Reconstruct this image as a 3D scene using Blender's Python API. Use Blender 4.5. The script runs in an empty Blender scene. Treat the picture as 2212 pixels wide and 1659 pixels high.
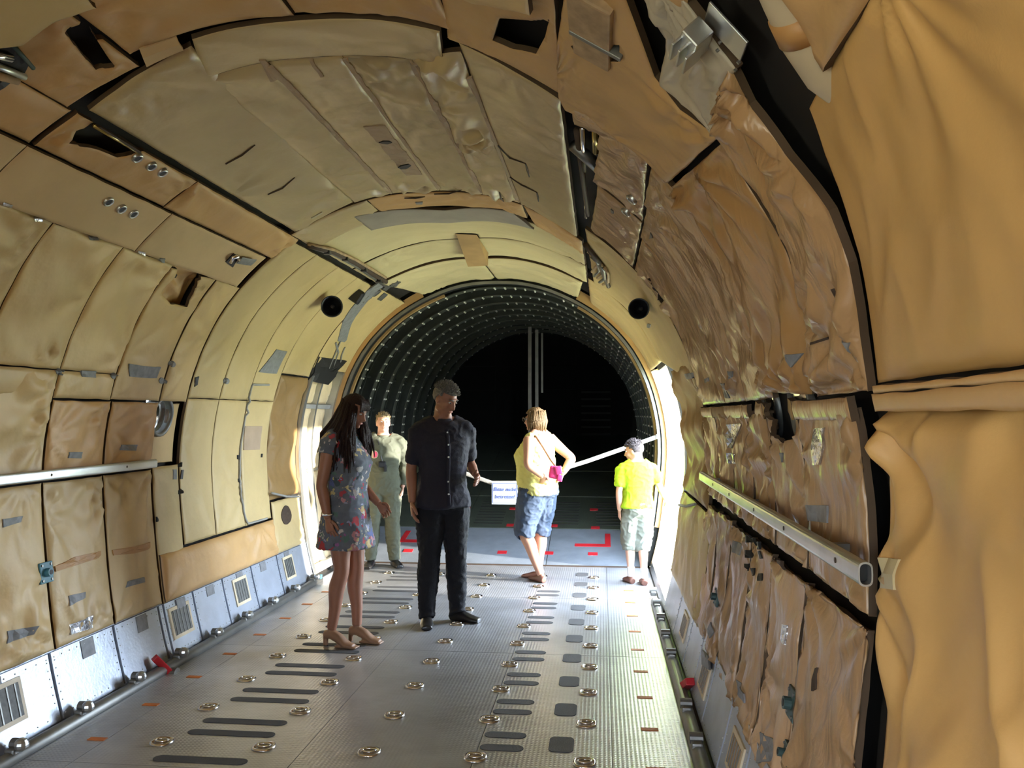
import bpy, bmesh, math, random
from mathutils import Vector, Matrix, noise
random.seed(7)
SC = bpy.context.scene
COL = SC.collection
PI = math.pi

# ------------------------------------------------------------------ camera
W, H, F = 2212, 1659, 1800.0
CZ = 1.55
PSI, TH = math.radians(6.15), math.radians(2.12)      # turned left of the hold's axis, tilted up
cam_d = bpy.data.cameras.new('camera'); cam = bpy.data.objects.new('camera', cam_d); COL.objects.link(cam)
cam_d.sensor_fit = 'HORIZONTAL'; cam_d.sensor_width = 36.0; cam_d.lens = 36.0 * F / W
cam_d.clip_start = 0.05; cam_d.clip_end = 400
cam.location = (0, 0, CZ); cam.rotation_euler = (PI / 2 + TH, 0, PSI)
SC.camera = cam

# ------------------------------------------------------------------ world, sun, daylight, exposure
SC.view_settings.view_transform = 'Standard'; SC.view_settings.look = 'None'
SC.view_settings.gamma = 1.0; SC.view_settings.use_curve_mapping = False
SC.view_settings.exposure = 1.62
wd = bpy.data.worlds.new('sky'); SC.world = wd; wd.use_nodes = True
bg = wd.node_tree.nodes['Background']; bg.inputs[0].default_value = (0.71, 0.84, 1.0, 1); bg.inputs[1].default_value = 11.5
SUN_AZ, SUN_EL = math.radians(12), math.radians(9.5)    # low sun from the right, through the open side door
sd = bpy.data.lights.new('sun', 'SUN'); sd.energy = 8.0; sd.angle = math.radians(1.2); sd.color = (1.0, 0.93, 0.80)
so = bpy.data.objects.new('sun', sd); COL.objects.link(so)
_d = Vector((-math.cos(SUN_AZ) * math.cos(SUN_EL), math.sin(SUN_AZ) * math.cos(SUN_EL), -math.sin(SUN_EL)))
so.rotation_euler = _d.to_track_quat('-Z', 'Y').to_euler(); so.location = (30, 2, 9)

def area(name, loc, target, sx, sy, power, color, portal=False):
    d = bpy.data.lights.new(name, 'AREA'); d.shape = 'RECTANGLE'; d.size = sx; d.size_y = sy
    d.energy = power; d.color = color
    o = bpy.data.objects.new(name, d); COL.objects.link(o); o.location = loc
    v = Vector(target) - Vector(loc); o.rotation_euler = v.to_track_quat('-Z', 'Y').to_euler()
    if portal: d.cycles.is_portal = True
    return o
X0 = -1.10
# added fill lamp at an unseen assumed crew door; portal at assumed nose doorway
area('fill_crew_door', (X0 - 2.0, -1.87, 1.05), (X0, -1.87, 1.05), 0.62, 1.9, 34, (1.0, 0.90, 0.78))
area('portal_nose_door', (X0, -4.2, 1.15), (X0, 0, 1.15), 0.8, 2.3, 1, (1, 1, 1), True)
area('portal_side_door', (X0 + 1.9, 7.62, 1.0), (X0, 7.62, 1.0), 1.8, 2.0, 1, (1, 1, 1), True)
SC.cycles.max_bounces = 8; SC.cycles.diffuse_bounces = 5; SC.cycles.glossy_bounces = 4
SC.cycles.caustics_reflective = False; SC.cycles.caustics_refractive = False
SC.cycles.sample_clamp_indirect = 6.0
SC.cycles.use_denoising = True

# ------------------------------------------------------------------ helpers
def lin(r, g, b):
    f = lambda c: ((c / 255 + 0.055) / 1.055) ** 2.4 if c > 10 else c / 255 / 12.92
    return (f(r), f(g), f(b), 1)
MATS = {}
def mat(name, col, rough=0.6, metal=0.0, var=0.12, vscale=6.0, bump=0.0, bscale=40.0, spec=0.5, sheen=0.0,
        bump2=0.0, b2scale=8.0, emit=None, estr=0.0, objvar=0.0, aniso=0.0, stain=None, stainamt=0.0):
    m = bpy.data.materials.new(name); m.use_nodes = True; MATS[name] = m
    nt = m.node_tree; N = nt.nodes; L = nt.links
    p = N['Principled BSDF']
    p.inputs['Roughness'].default_value = rough; p.inputs['Metallic'].default_value = metal
    p.inputs['Specular IOR Level'].default_value = spec
    if sheen: p.inputs['Sheen Weight'].default_value = sheen
    tc = N.new('ShaderNodeTexCoord')
    base = (*col[:3], 1)
    nz = N.new('ShaderNodeTexNoise'); nz.inputs['Scale'].default_value = vscale; nz.inputs['Detail'].default_value = 5
    L.new(tc.outputs['Object'], nz.inputs['Vector'])
    mr = N.new('ShaderNodeMapRange'); mr.inputs[1].default_value = 0.3; mr.inputs[2].default_value = 0.7
    mr.inputs[3].default_value = 1 - var; mr.inputs[4].default_value = 1 + var
    L.new(nz.outputs['Fac'], mr.inputs[0])
    mx = N.new('ShaderNodeMix'); mx.data_type = 'RGBA'; mx.blend_type = 'MULTIPLY'; mx.inputs[0].default_value = 1
    mx.inputs[6].default_value = base; L.new(mr.outputs[0], mx.inputs[7])
    out = mx.outputs[2]
    if stain:
        n3 = N.new('ShaderNodeTexNoise'); n3.inputs['Scale'].default_value = 2.3; n3.inputs['Detail'].default_value = 8
        n3.inputs['Roughness'].default_value = 0.65
        L.new(tc.outputs['Object'], n3.inputs['Vector'])
        r3 = N.new('ShaderNodeMapRange'); r3.inputs[1].default_value = 0.50; r3.inputs[2].default_value = 0.72
        r3.inputs[3].default_value = 0; r3.inputs[4].default_value = stainamt
        L.new(n3.outputs['Fac'], r3.inputs[0])
        m3 = N.new('ShaderNodeMix'); m3.data_type = 'RGBA'; L.new(r3.outputs[0], m3.inputs[0])
        L.new(out, m3.inputs[6]); m3.inputs[7].default_value = (*stain[:3], 1); out = m3.outputs[2]
    if objvar:
        oi = N.new('ShaderNodeObjectInfo'); r2 = N.new('ShaderNodeMapRange')
        r2.inputs[3].default_value = 1 - objvar; r2.inputs[4].default_value = 1 + objvar
        L.new(oi.outputs['Random'], r2.inputs[0])
        m2 = N.new('ShaderNodeMix'); m2.data_type = 'RGBA'; m2.blend_type = 'MULTIPLY'; m2.inputs[0].default_value = 1
        L.new(out, m2.inputs[6]); L.new(r2.outputs[0], m2.inputs[7]); out = m2.outputs[2]
    L.new(out, p.inputs['Base Color'])
    if bump or bump2:
        b = None
        for amt, sc, det in ((bump2, b2scale, 3), (bump, bscale, 2)):
            if not amt: continue
            n = N.new('ShaderNodeTexNoise'); n.inputs['Scale'].default_value = sc; n.inputs['Detail'].default_value = det
            if aniso and sc == b2scale:
                mp = N.new('ShaderNodeMapping'); mp.inputs['Scale'].default_value = (2.4, 2.4, aniso); L.new(tc.outputs['Object'], mp.inputs['Vector']); L.new(mp.outputs[0], n.inputs['Vector'])
                n.inputs['Distortion'].default_value = 0.6
            else: L.new(tc.outputs['Object'], n.inputs['Vector'])
            bb = N.new('ShaderNodeBump'); bb.inputs['Strength'].default_value = amt; bb.inputs['Distance'].default_value = 0.02
            L.new(n.outputs['Fac'], bb.inputs['Height'])
            if b: L.new(b.outputs[0], bb.inputs['Normal'])
            b = bb
        L.new(b.outputs[0], p.inputs['Normal'])
    if emit:
        p.inputs['Emission Color'].default_value = emit; p.inputs['Emission Strength'].default_value = estr
    return m

FB = dict(rough=0.48, spec=0.45, bump=0.03, bscale=220, bump2=0.35, b2scale=9, objvar=0.07, var=0.07, vscale=3,
          sheen=0.0, stain=(0.30, 0.17, 0.07), stainamt=0.18)
mat('cream', (0.66, 0.485, 0.245), **FB)
mat('tan', (0.60, 0.375, 0.165), **FB)
mat('band', (0.66, 0.49, 0.30), **{**FB, 'rough': 0.7, 'bump2': 0.12})
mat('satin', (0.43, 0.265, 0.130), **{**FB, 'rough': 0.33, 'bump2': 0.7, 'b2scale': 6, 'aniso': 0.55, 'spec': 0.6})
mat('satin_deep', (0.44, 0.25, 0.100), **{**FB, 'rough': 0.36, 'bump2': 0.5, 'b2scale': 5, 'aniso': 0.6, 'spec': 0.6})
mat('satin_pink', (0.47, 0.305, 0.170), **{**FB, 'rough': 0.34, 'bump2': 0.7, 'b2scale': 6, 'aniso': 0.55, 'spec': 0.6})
mat('olive', (0.57, 0.45, 0.255), **{**FB, 'rough': 0.36, 'stainamt': 0.06, 'spec': 0.6})
mat('pale_green', (0.60, 0.52, 0.31), **{**FB, 'stainamt': 0.05})
mat('whitish', (0.52, 0.46, 0.36), **{**FB, 'rough': 0.35})
mat('gold', (0.60, 0.365, 0.130), **{**FB, 'rough': 0.5, 'bump2': 0.2})
mat('khaki', (0.58, 0.45, 0.23), **FB)
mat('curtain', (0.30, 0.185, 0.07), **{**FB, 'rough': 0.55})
mat('quilt', (0.80, 0.64, 0.40), rough=0.7, bump2=0.6, b2scale=14, var=0.05)
mat('grey_tape', (0.21, 0.22, 0.24), rough=0.55, var=0.2, vscale=30)
mat('grey_cloth', (0.30, 0.27, 0.24), rough=0.7, var=0.1)
mat('strip', (0.42, 0.31, 0.22), rough=0.7, var=0.1)
mat('foil', (0.62, 0.63, 0.66), rough=0.25, metal=0.8, bump2=0.7, b2scale=30, var=0.2)
mat('seam', (0.36, 0.23, 0.10), rough=0.7, var=0.15)
mat('rim_shade', (0.085, 0.052, 0.028), rough=0.8, var=0.2)  # dark rim colour painting shade into the gaps between blankets
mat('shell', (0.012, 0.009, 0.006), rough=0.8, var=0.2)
mat('black', (0.010, 0.010, 0.010), rough=0.6)
mat('brown_dark', (0.05, 0.03, 0.018), rough=0.7)
mat('skirt', (0.44, 0.49, 0.58), rough=0.36, metal=0.35, bump=0.06, bscale=60, bump2=0.15, b2scale=6, var=0.10, stain=(0.34, 0.33, 0.33), stainamt=0.35)
mat('ivory', (0.70, 0.60, 0.42), rough=0.5)
mat('mesh_grey', (0.13, 0.135, 0.13), rough=0.6, var=0.25, vscale=60)
mat('alu', (0.50, 0.51, 0.50), rough=0.34, metal=0.85, var=0.1, bump=0.03)
mat('alu_dark', (0.20, 0.20, 0.19), rough=0.45, metal=0.7, var=0.2)
mat('chrome', (0.72, 0.72, 0.74), rough=0.18, metal=1.0, var=0.05)
mat('brass', (0.55, 0.44, 0.16), rough=0.25, metal=0.9)
mat('antislip', (0.055, 0.058, 0.065), rough=0.75, bump=0.3, bscale=400)
mat('orange', (0.55, 0.16, 0.03), rough=0.6)
mat('red', (0.55, 0.02, 0.03), rough=0.45)
mat('blue_fit', (0.06, 0.20, 0.27), rough=0.5, var=0.3)
mat('green_fit', (0.04, 0.08, 0.08), rough=0.5)
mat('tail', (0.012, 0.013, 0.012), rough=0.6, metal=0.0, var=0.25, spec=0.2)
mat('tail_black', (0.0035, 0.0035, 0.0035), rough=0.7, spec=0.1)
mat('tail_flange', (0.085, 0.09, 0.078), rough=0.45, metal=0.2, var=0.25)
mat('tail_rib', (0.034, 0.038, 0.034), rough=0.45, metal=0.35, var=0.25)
mat('stud', (0.75, 0.75, 0.70), rough=0.3, metal=0.2)
mat('ramp_plate', (0.30, 0.34, 0.40), rough=0.4, metal=0.4, var=0.12, bump=0.1, bscale=80)
mat('ramp_dark', (0.07, 0.085, 0.065), rough=0.5, metal=0.3, var=0.15, bump=0.1, bscale=80)
mat('white', (0.80, 0.82, 0.84), rough=0.6)
mat('ink', (0.10, 0.14, 0.45), rough=0.6)
mat('rope', (0.34, 0.34, 0.33), rough=0.8, bump=0.4, bscale=200)
mat('glass', (0.75, 0.8, 0.8), rough=0.05)
MATS['glass'].node_tree.nodes['Principled BSDF'].inputs['Transmission Weight'].default_value = 1.0
mat('ground', (0.34, 0.33, 0.19), rough=0.9, var=0.2, vscale=0.4)
mat('wood', (0.40, 0.28, 0.17), rough=0.6, var=0.25, vscale=20)
mat('duct', (0.56, 0.47, 0.33), rough=0.42, bump2=0.2, b2scale=8)
mat('duct_band', (0.46, 0.25, 0.09), rough=0.5)

def floor_mat():
    m = mat('floor_metal', (0.46, 0.47, 0.50), rough=0.36, metal=0.6, var=0.14, vscale=3.0, stain=(0.20, 0.18, 0.16), stainamt=0.3)
    nt = m.node_tree; N = nt.nodes; L = nt.links; p = N['Principled BSDF']
    tc = N.new('ShaderNodeTexCoord')
    w1 = N.new('ShaderNodeTexWave'); w1.bands_direction = 'X'; w1.inputs['Scale'].default_value = 15.5
    w2 = N.new('ShaderNodeTexWave'); w2.bands_direction = 'Y'; w2.inputs['Scale'].default_value = 15.5
    mu = N.new('ShaderNodeMath'); mu.operation = 'MULTIPLY'
    for w in (w1, w2): L.new(tc.outputs['Object'], w.inputs['Vector'])
    L.new(w1.outputs['Fac'], mu.inputs[0]); L.new(w2.outputs['Fac'], mu.inputs[1])
    b = N.new('ShaderNodeBump'); b.inputs['Strength'].default_value = 0.28; b.inputs['Distance'].default_value = 0.004
    L.new(mu.outputs[0], b.inputs['Height']); L.new(b.outputs[0], p.inputs['Normal'])
floor_mat()

def link(name, me, material=None, parent=None, smooth=False):
    o = bpy.data.objects.new(name, me); COL.objects.link(o)
    if material: me.materials.append(MATS[material] if isinstance(material, str) else material)
    if smooth:
        for p in me.polygons: p.use_smooth = True
    if parent: o.parent = parent
    return o
def obj(name, bm, material=None, parent=None, smooth=False):
    me = bpy.data.meshes.new(name); bm.to_mesh(me); bm.free()
    return link(name, me, material, parent, smooth)
def pyd(name, V, Fc, material=None, parent=None, smooth=False):
    me = bpy.data.meshes.new(name); me.from_pydata([tuple(v) for v in V], [], Fc); me.update()
    return link(name, me, material, parent, smooth)
def tag(o, label=None, cat=None, group=None, kind=None):
    if label: o['label'] = label
    if cat: o['category'] = cat
    if group: o['group'] = group
    if kind: o['kind'] = kind
    return o
def empty(name, loc, rz=0.0):
    o = bpy.data.objects.new(name, None); COL.objects.link(o); o.location = loc; o.rotation_euler = (0, 0, rz); o.empty_display_size = 0.1
    return o
def bx(bm, c, d, M=None, bev=0.0):
    r = bmesh.ops.create_cube(bm, size=1.0)
    vs = r['verts']
    for v in vs: v.co = Vector((v.co.x * d[0], v.co.y * d[1], v.co.z * d[2]))
    if bev:
        es = list({e for v in vs for e in v.link_edges})
        rb = bmesh.ops.bevel(bm, geom=es, offset=bev, segments=2, affect='EDGES', profile=0.6)
        vs = list({v for f in rb['faces'] for v in f.verts} | {v for v in vs if v.is_valid})
    for v in vs:
        v.co = (M @ v.co if M else v.co) + Vector(c)
def box(name, c, d, material, parent=None, M=None, bev=0.0):
    bm = bmesh.new(); bx(bm, c, d, M, bev); return obj(name, bm, material, parent)
def tube(bm, pts, rad, seg=12, ref=None, cap=True):
    pts = [Vector(p) for p in pts]; n = len(pts)
    if not isinstance(rad, (list, tuple)): rad = [rad] * n
    rings = []; up = Vector(ref) if ref else None
    for i, p in enumerate(pts):
        t = (pts[min(i + 1, n - 1)] - pts[max(i - 1, 0)]).normalized()
        if up is None: up = Vector((0, 0, 1)) if abs(t.z) < 0.9 else Vector((0, 1, 0))
        a = (up - t * up.dot(t))
        if a.length < 1e-4: a = Vector((1, 0, 0)) - t * t.x
        a.normalize(); b = t.cross(a); up = a
        r = rad[i]; ra, rb = r if isinstance(r, tuple) else (r, r)
        rings.append([bm.verts.new(p + a * (ra * math.cos(k * 2 * PI / seg)) + b * (rb * math.sin(k * 2 * PI / seg))) for k in range(seg)])
    for A, B in zip(rings, rings[1:]):
        for k in range(seg): bm.faces.new((A[k], A[(k + 1) % seg], B[(k + 1) % seg], B[k]))
    if cap:
        bm.faces.new(rings[0][::-1]); bm.faces.new(rings[-1])
    return rings
def tubeobj(name, pts, rad, material, parent=None, seg=12):
    bm = bmesh.new(); tube(bm, pts, rad, seg); bmesh.ops.recalc_face_normals(bm, faces=bm.faces); return obj(name, bm, material, parent, True)
def cyl(bm, a, b, r, seg=16): tube(bm, [a, b], r, seg)

# ------------------------------------------------------------------ the hull: a profile swept along Y
HP = [(1.57, 0.0), (1.66, 0.36), (1.72, 0.8), (1.75, 1.25), (1.70, 1.65), (1.58, 2.02), (1.38, 2.35), (1.08, 2.64), (0.72, 2.85), (0.36, 2.97), (0, 3.0)]
def spline(pts, n):
    out = []; P = [pts[0]] + pts + [pts[-1]]
    for i in range(1, len(P) - 2):
        for k in range(n):
            t = k / n
            out.append(tuple(0.5 * (2 * P[i][j] + (-P[i-1][j] + P[i+1][j]) * t + (2*P[i-1][j] - 5*P[i][j] + 4*P[i+1][j] - P[i+2][j]) * t*t
                       + (-P[i-1][j] + 3*P[i][j] - 3*P[i+1][j] + P[i+2][j]) * t**3) for j in (0, 1)))
    out.append(pts[-1]); return out
PR = spline([(-u, z) for u, z in HP] + HP[::-1][1:], 8)
SL = [0.0]
for a, b in zip(PR, PR[1:]): SL.append(SL[-1] + math.dist(a, b))
SM = SL[-1] / 2; SL = [s - SM for s in SL]
NR = []
for i in range(len(PR)):
    a = PR[max(0, i - 1)]; b = PR[min(len(PR) - 1, i + 1)]
    t = Vector((b[0] - a[0], b[1] - a[1])).normalized(); NR.append((t.y, -t.x))      # inward normal
import bisect
def hp(s, Y, off=0.0):
    s = max(-SM, min(SM, s)); i = min(max(bisect.bisect_right(SL, s) - 1, 0), len(PR) - 2)
    k = (s - SL[i]) / (SL[i + 1] - SL[i])
    u = PR[i][0] + k * (PR[i+1][0] - PR[i][0]); z = PR[i][1] + k * (PR[i+1][1] - PR[i][1])
    nu = NR[i][0] + k * (NR[i+1][0] - NR[i][0]); nz = NR[i][1] + k * (NR[i+1][1] - NR[i][1])
    return Vector((X0 + u + nu * off, Y, z + nz * off))
def hn(s):
    a = hp(s, 0, 0); b = hp(s, 0, 0.1); return (b - a).normalized()
_cp, _sp, _ct, _st = math.cos(PSI), math.sin(PSI), math.cos(TH), math.sin(TH)
FWD = Vector((-_sp * _ct, _cp * _ct, _st)); RGT = Vector((_cp, _sp, 0)); UPV = RGT.cross(FWD)
def ray(px, py): return FWD + RGT * ((px - W / 2) / F) + UPV * ((H / 2 - py) / F)
def pix(px, py):
    """measured photo point -> place on the hull (s, Y)"""
    d = ray(px, py); ox, oz = -X0, CZ
    for i in range(len(PR) - 1):
        a, b = PR[i], PR[i + 1]; ex, ez = b[0] - a[0], b[1] - a[1]
        det = -d.x * ez + ex * d.z
        if abs(det) < 1e-12: continue
        rx, rz = a[0] - ox, a[1] - oz
        t = (-rx * ez + ex * rz) / det; k = (d.x * rz - d.z * rx) / det
        if t > 0 and -1e-9 <= k <= 1 + 1e-9: return (SL[i] + k * (SL[i + 1] - SL[i]), t * d.y)
    raise ValueError((px, py))
def P2(L): return [pix(*p) for p in L]
def fl(px, py, z=0.0):
    d = ray(px, py); t = (z - CZ) / d.z; return (t * d.x, t * d.y)
def at(px, py, Y):
    d = ray(px, py); t = Y / d.y; return Vector((t * d.x, Y, CZ + t * d.z))

# structural shell behind the blankets
DOORS = [(-3.95, -2.02, 7.64, 8.52), (2.02, 3.95, 6.72, 8.52), (-3.95, -2.02, -2.2, -1.55), (-2.62, -2.32, 5.02, 5.26)]
YF, YE = -4.2, 8.62
def shell(name, s0, s1):
    ss = sorted({s0, s1} | {round(s0 + (s1 - s0) * k / 24, 4) for k in range(25)} | {d[k] for d in DOORS for k in (0, 1) if s0 < d[k] < s1})
    ys = sorted({YF, YE} | {y for d in DOORS for y in (d[2], d[3])} | {YF + k * 0.8 for k in range(1, 16)})
    V, Fc, idx = [], [], {}
    def vid(i, j, k):
        if (i, j, k) not in idx: idx[i, j, k] = len(V); V.append(hp(ss[i], ys[j], (-0.075, -0.13)[k]))
        return idx[i, j, k]
    def solid(i, j):
        if not (0 <= i < len(ss) - 1 and 0 <= j < len(ys) - 1): return False
        a, b = (ss[i] + ss[i+1]) / 2, (ys[j] + ys[j+1]) / 2
        return not any(d[0] < a < d[1] and d[2] < b < d[3] for d in DOORS)
    for i in range(len(ss) - 1):
        for j in range(len(ys) - 1):
            if not solid(i, j): continue
            Fc.append([vid(i, j, 0), vid(i, j+1, 0), vid(i+1, j+1, 0), vid(i+1, j, 0)])
            Fc.append([vid(i, j, 1), vid(i+1, j, 1), vid(i+1, j+1, 1), vid(i, j+1, 1)])
            for di, dj, e in ((-1, 0, ((0, 0), (0, 1))), (1, 0, ((1, 1), (1, 0))), (0, -1, ((1, 0), (0, 0))), (0, 1, ((0, 1), (1, 1)))):
                if not solid(i + di, j + dj):
                    (a, b), (c, d) = e
                    Fc.append([vid(i+a, j+b, 0), vid(i+a, j+b, 1), vid(i+c, j+d, 1), vid(i+c, j+d, 0)])
    return tag(pyd(name, V, Fc, 'shell'), kind='structure')
wall_l = tag(shell('wall_left', -SM, -1.0), 'left side of the cargo hold hung with cream insulation blankets')
ceil = tag(shell('ceiling', -1.0, 1.04), 'arched ceiling of the cargo hold lined with cream and olive blankets')
wall_r = tag(shell('wall_right', 1.04, SM), 'right side of the cargo hold hung with wrinkled brown insulation blankets')
bm = bmesh.new()
bx(bm, (X0, YF - 0.05, 2.75), (3.7, 0.1, 0.9)); bx(bm, (X0 - 1.15, YF - 0.05, 1.2), (1.5, 0.1, 2.4)); bx(bm, (X0 + 1.15, YF - 0.05, 1.2), (1.5, 0.1, 2.4))
tag(obj('wall_front', bm, 'tan'), kind='structure')

# ------------------------------------------------------------------ insulation blankets
def resamp(pl, n):
    if len(pl) == 1: return [pl[0]] * (n + 1)
    d = [0]
    for a, b in zip(pl, pl[1:]): d.append(d[-1] + math.dist(a, b))
    out = []
    for k in range(n + 1):
        t = d[-1] * k / n; i = min(max(bisect.bisect_right(d, t) - 1, 0), len(pl) - 2)
        f = (t - d[i]) / max(1e-9, d[i+1] - d[i])
        out.append((pl[i][0] + f * (pl[i+1][0] - pl[i][0]), pl[i][1] + f * (pl[i+1][1] - pl[i][1])))
    return out
def inpoly(p, poly):
    c = False; n = len(poly)
    for i in range(n):
        (x1, y1), (x2, y2) = poly[i], poly[i - 1]
        if (y1 > p[1]) != (y2 > p[1]) and p[0] < (x2 - x1) * (p[1] - y1) / (y2 - y1) + x1: c = not c
    return c
def nearpoly(p, poly):
    best = None
    for i in range(len(poly)):
        a, b = Vector(poly[i - 1]), Vector(poly[i]); q = Vector(p)
        t = max(0, min(1, (q - a).dot(b - a) / max(1e-9, (b - a).length_squared))); c = a + (b - a) * t
        if best is None or (c - q).length < best[0]: best = ((c - q).length, c)
    return best
_seed = [0]
SURF = []
def blanket(parent, A, B, material, off=0.0, bulge=0.022, wr=0.006, crease=0.006, folds=5, ang=None, res=0.022, holes=(), name='insulation_blanket',
            pleat=0.0, pleatn=6, gap=0.008, sag=0.0, edge=0.045, label=None, jag=0.004, big=0.0):
    """cloth panel between the edge lines A and B (each a list of (s, Y) points): pillowed, creased, with turned-in borders"""
    _seed[0] += 1; sd = _seed[0]; rnd = random.Random(sd * 17 + 3)
    la = max(sum(math.dist(a, b) for a, b in zip(A, A[1:])), sum(math.dist(a, b) for a, b in zip(B, B[1:])))
    lb = max(math.dist(A[0], B[0]), math.dist(A[-1], B[-1]), math.dist(A[len(A)//2], B[len(B)//2]))
    n = max(4, min(150, int(la / res))); m = max(4, min(150, int(lb / res)))
    a, b = resamp(A, n), resamp(B, n)
    if ang is None: ang = rnd.uniform(-0.6, 0.6)
    ca, sa = math.cos(ang), math.sin(ang)
    wr *= 0.85; crease *= 0.62; bulge *= 0.62
    anchors = []
    for k in range(folds):
        fx = rnd.choice((0.0, 1.0, rnd.random())); fy = rnd.choice((0.0, 1.0)) if fx not in (0.0, 1.0) else rnd.choice((0.0, 1.0, rnd.random()))
        anchors.append((fx * la, fy * lb, rnd.randint(5, 11), rnd.uniform(0, 6.28), rnd.uniform(0.18, 0.5)))
    V, SY = [], []
    for j in range(m + 1):
        for i in range(n + 1):
            tj = j / m
            s = a[i][0] + (b[i][0] - a[i][0]) * tj; Y = a[i][1] + (b[i][1] - a[i][1]) * tj
            x, y = i / n * la, tj * lb
            d = min(x, la - x, y, lb - y)
            e = min(1.0, d / edge); e = math.sin(e * PI / 2)
            o = off + bulge * e * (0.55 + 0.45 * min(1, d / (0.45 * min(la, lb))))
            q = Vector((x * ca - y * sa, x * sa + y * ca, sd * 3.7))
            w = noise.noise(Vector((q.x * 2.6, q.y * 5.5, q.z))) * 1.6
            o += wr * e * w
            if crease:
                c1 = noise.noise(Vector((q.x * 5 + w * 0.35, q.y * 12 + w * 0.4, q.z + 9)))
                c2 = noise.noise(Vector((q.x * 9 - w * 0.4, q.y * 8, q.z + 19)))
                o += crease * e * (max(0, 1 - abs(c1) * 5) * 0.9 + max(0, 1 - abs(c2) * 6) * 0.5 - 0.25)
            for fx, fy, fn, ph, r0 in anchors:
                dx, dy = x - fx, y - fy; r = math.hypot(dx, dy)
                if r < r0 * 3:
                    o += wr * 1.4 * e * math.sin(math.atan2(dy, dx) * fn + ph + 1.3 * w) * math.exp(-r / r0) * min(1, r / 0.08)
            if big: o += big * e * (1 - 2.2 * abs(noise.noise(Vector((q.x * 2.3 + 0.5 * w, q.y * 3.4, q.z + 31)))) + 0.5 * noise.noise(Vector((q.x * 5, q.y * 4.5, q.z + 41))))
            if pleat: o += pleat * e * math.sin(pleatn * 2 * PI * x / la + 1.2 * w + 0.6 * math.sin(3 * y))
            if sag: o += sag * math.sin(PI * x / la) * tj
            V.append((s, Y, o))
    W1 = n + 1
    faces = []
    for j in range(m):
        for i in range(n):
            q = [j*W1+i, j*W1+i+1, (j+1)*W1+i+1, (j+1)*W1+i]
            if holes:
                cs = sum(V[k][0] for k in q) / 4, sum(V[k][1] for k in q) / 4
                if any(inpoly(cs, h) for h in holes): continue
            faces.append(q)
    V = [list(v) for v in V]
    from collections import Counter
    if holes:
        ec = Counter()
        for f in faces:
            for k in range(4): ec[frozenset((f[k], f[(k+1) % 4]))] += 1
        brd = {v for ed, c in ec.items() if c == 1 for v in ed}
        for v in brd:
            for h in holes:
                dd, c = nearpoly(V[v][:2], h)
                if dd < res * 1.6: V[v][0], V[v][1] = c.x, c.y
    # pull borders in by the gap and give them a jagged line
    for j in range(m + 1):
        for i in range(n + 1):
            if 0 < i < n and 0 < j < m: continue
            v = V[j*W1+i]; ci = V[max(1, min(m-1, j))*W1 + max(1, min(n-1, i))]
            dx, dy = ci[0] - v[0], ci[1] - v[1]; l = math.hypot(dx, dy) or 1
            g = gap + jag * noise.noise(Vector((v[0] * 9, v[1] * 9, sd)))
            v[0] += dx / l * g; v[1] += dy / l * g
    # turned-in rim
    ec = Counter(); dirn = {}
    for f in faces:
        for k in range(4):
            ed = (f[k], f[(k+1) % 4]); ec[frozenset(ed)] += 1; dirn[frozenset(ed)] = ed
    rim = {}; nface = len(faces)
    out = [hp(*v) for v in V]
    for ed, c in ec.items():
        if c != 1: continue
        p, q = dirn[ed]
        for v in (p, q):
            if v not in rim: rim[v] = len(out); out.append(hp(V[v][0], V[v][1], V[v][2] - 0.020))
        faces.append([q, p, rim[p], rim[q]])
    used = sorted({v for f in faces for v in f}); mp = {v: k for k, v in enumerate(used)}
    # a<b orientation: make faces look inward
    o = pyd(name, [out[v] for v in used], [[mp[v] for v in f] for f in faces], material, parent, True)
    o.data.materials.append(MATS['rim_shade'])
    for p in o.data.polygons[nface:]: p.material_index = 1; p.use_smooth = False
    f0 = o.data.polygons[nface // 3]
    sc_ = V[(m//2)*W1 + n//2][0]
    if f0.normal.dot(hn(sc_)) < 0: o.data.flip_normals()
    if label: o['label'] = label
    CLOTH.append(o)
    return o
def rect(parent, s0, s1, y0, y1, material, **k):
    return blanket(parent, [(s0, y0), (s1, y0)], [(s0, y1), (s1, y1)], material, **k)

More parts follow.
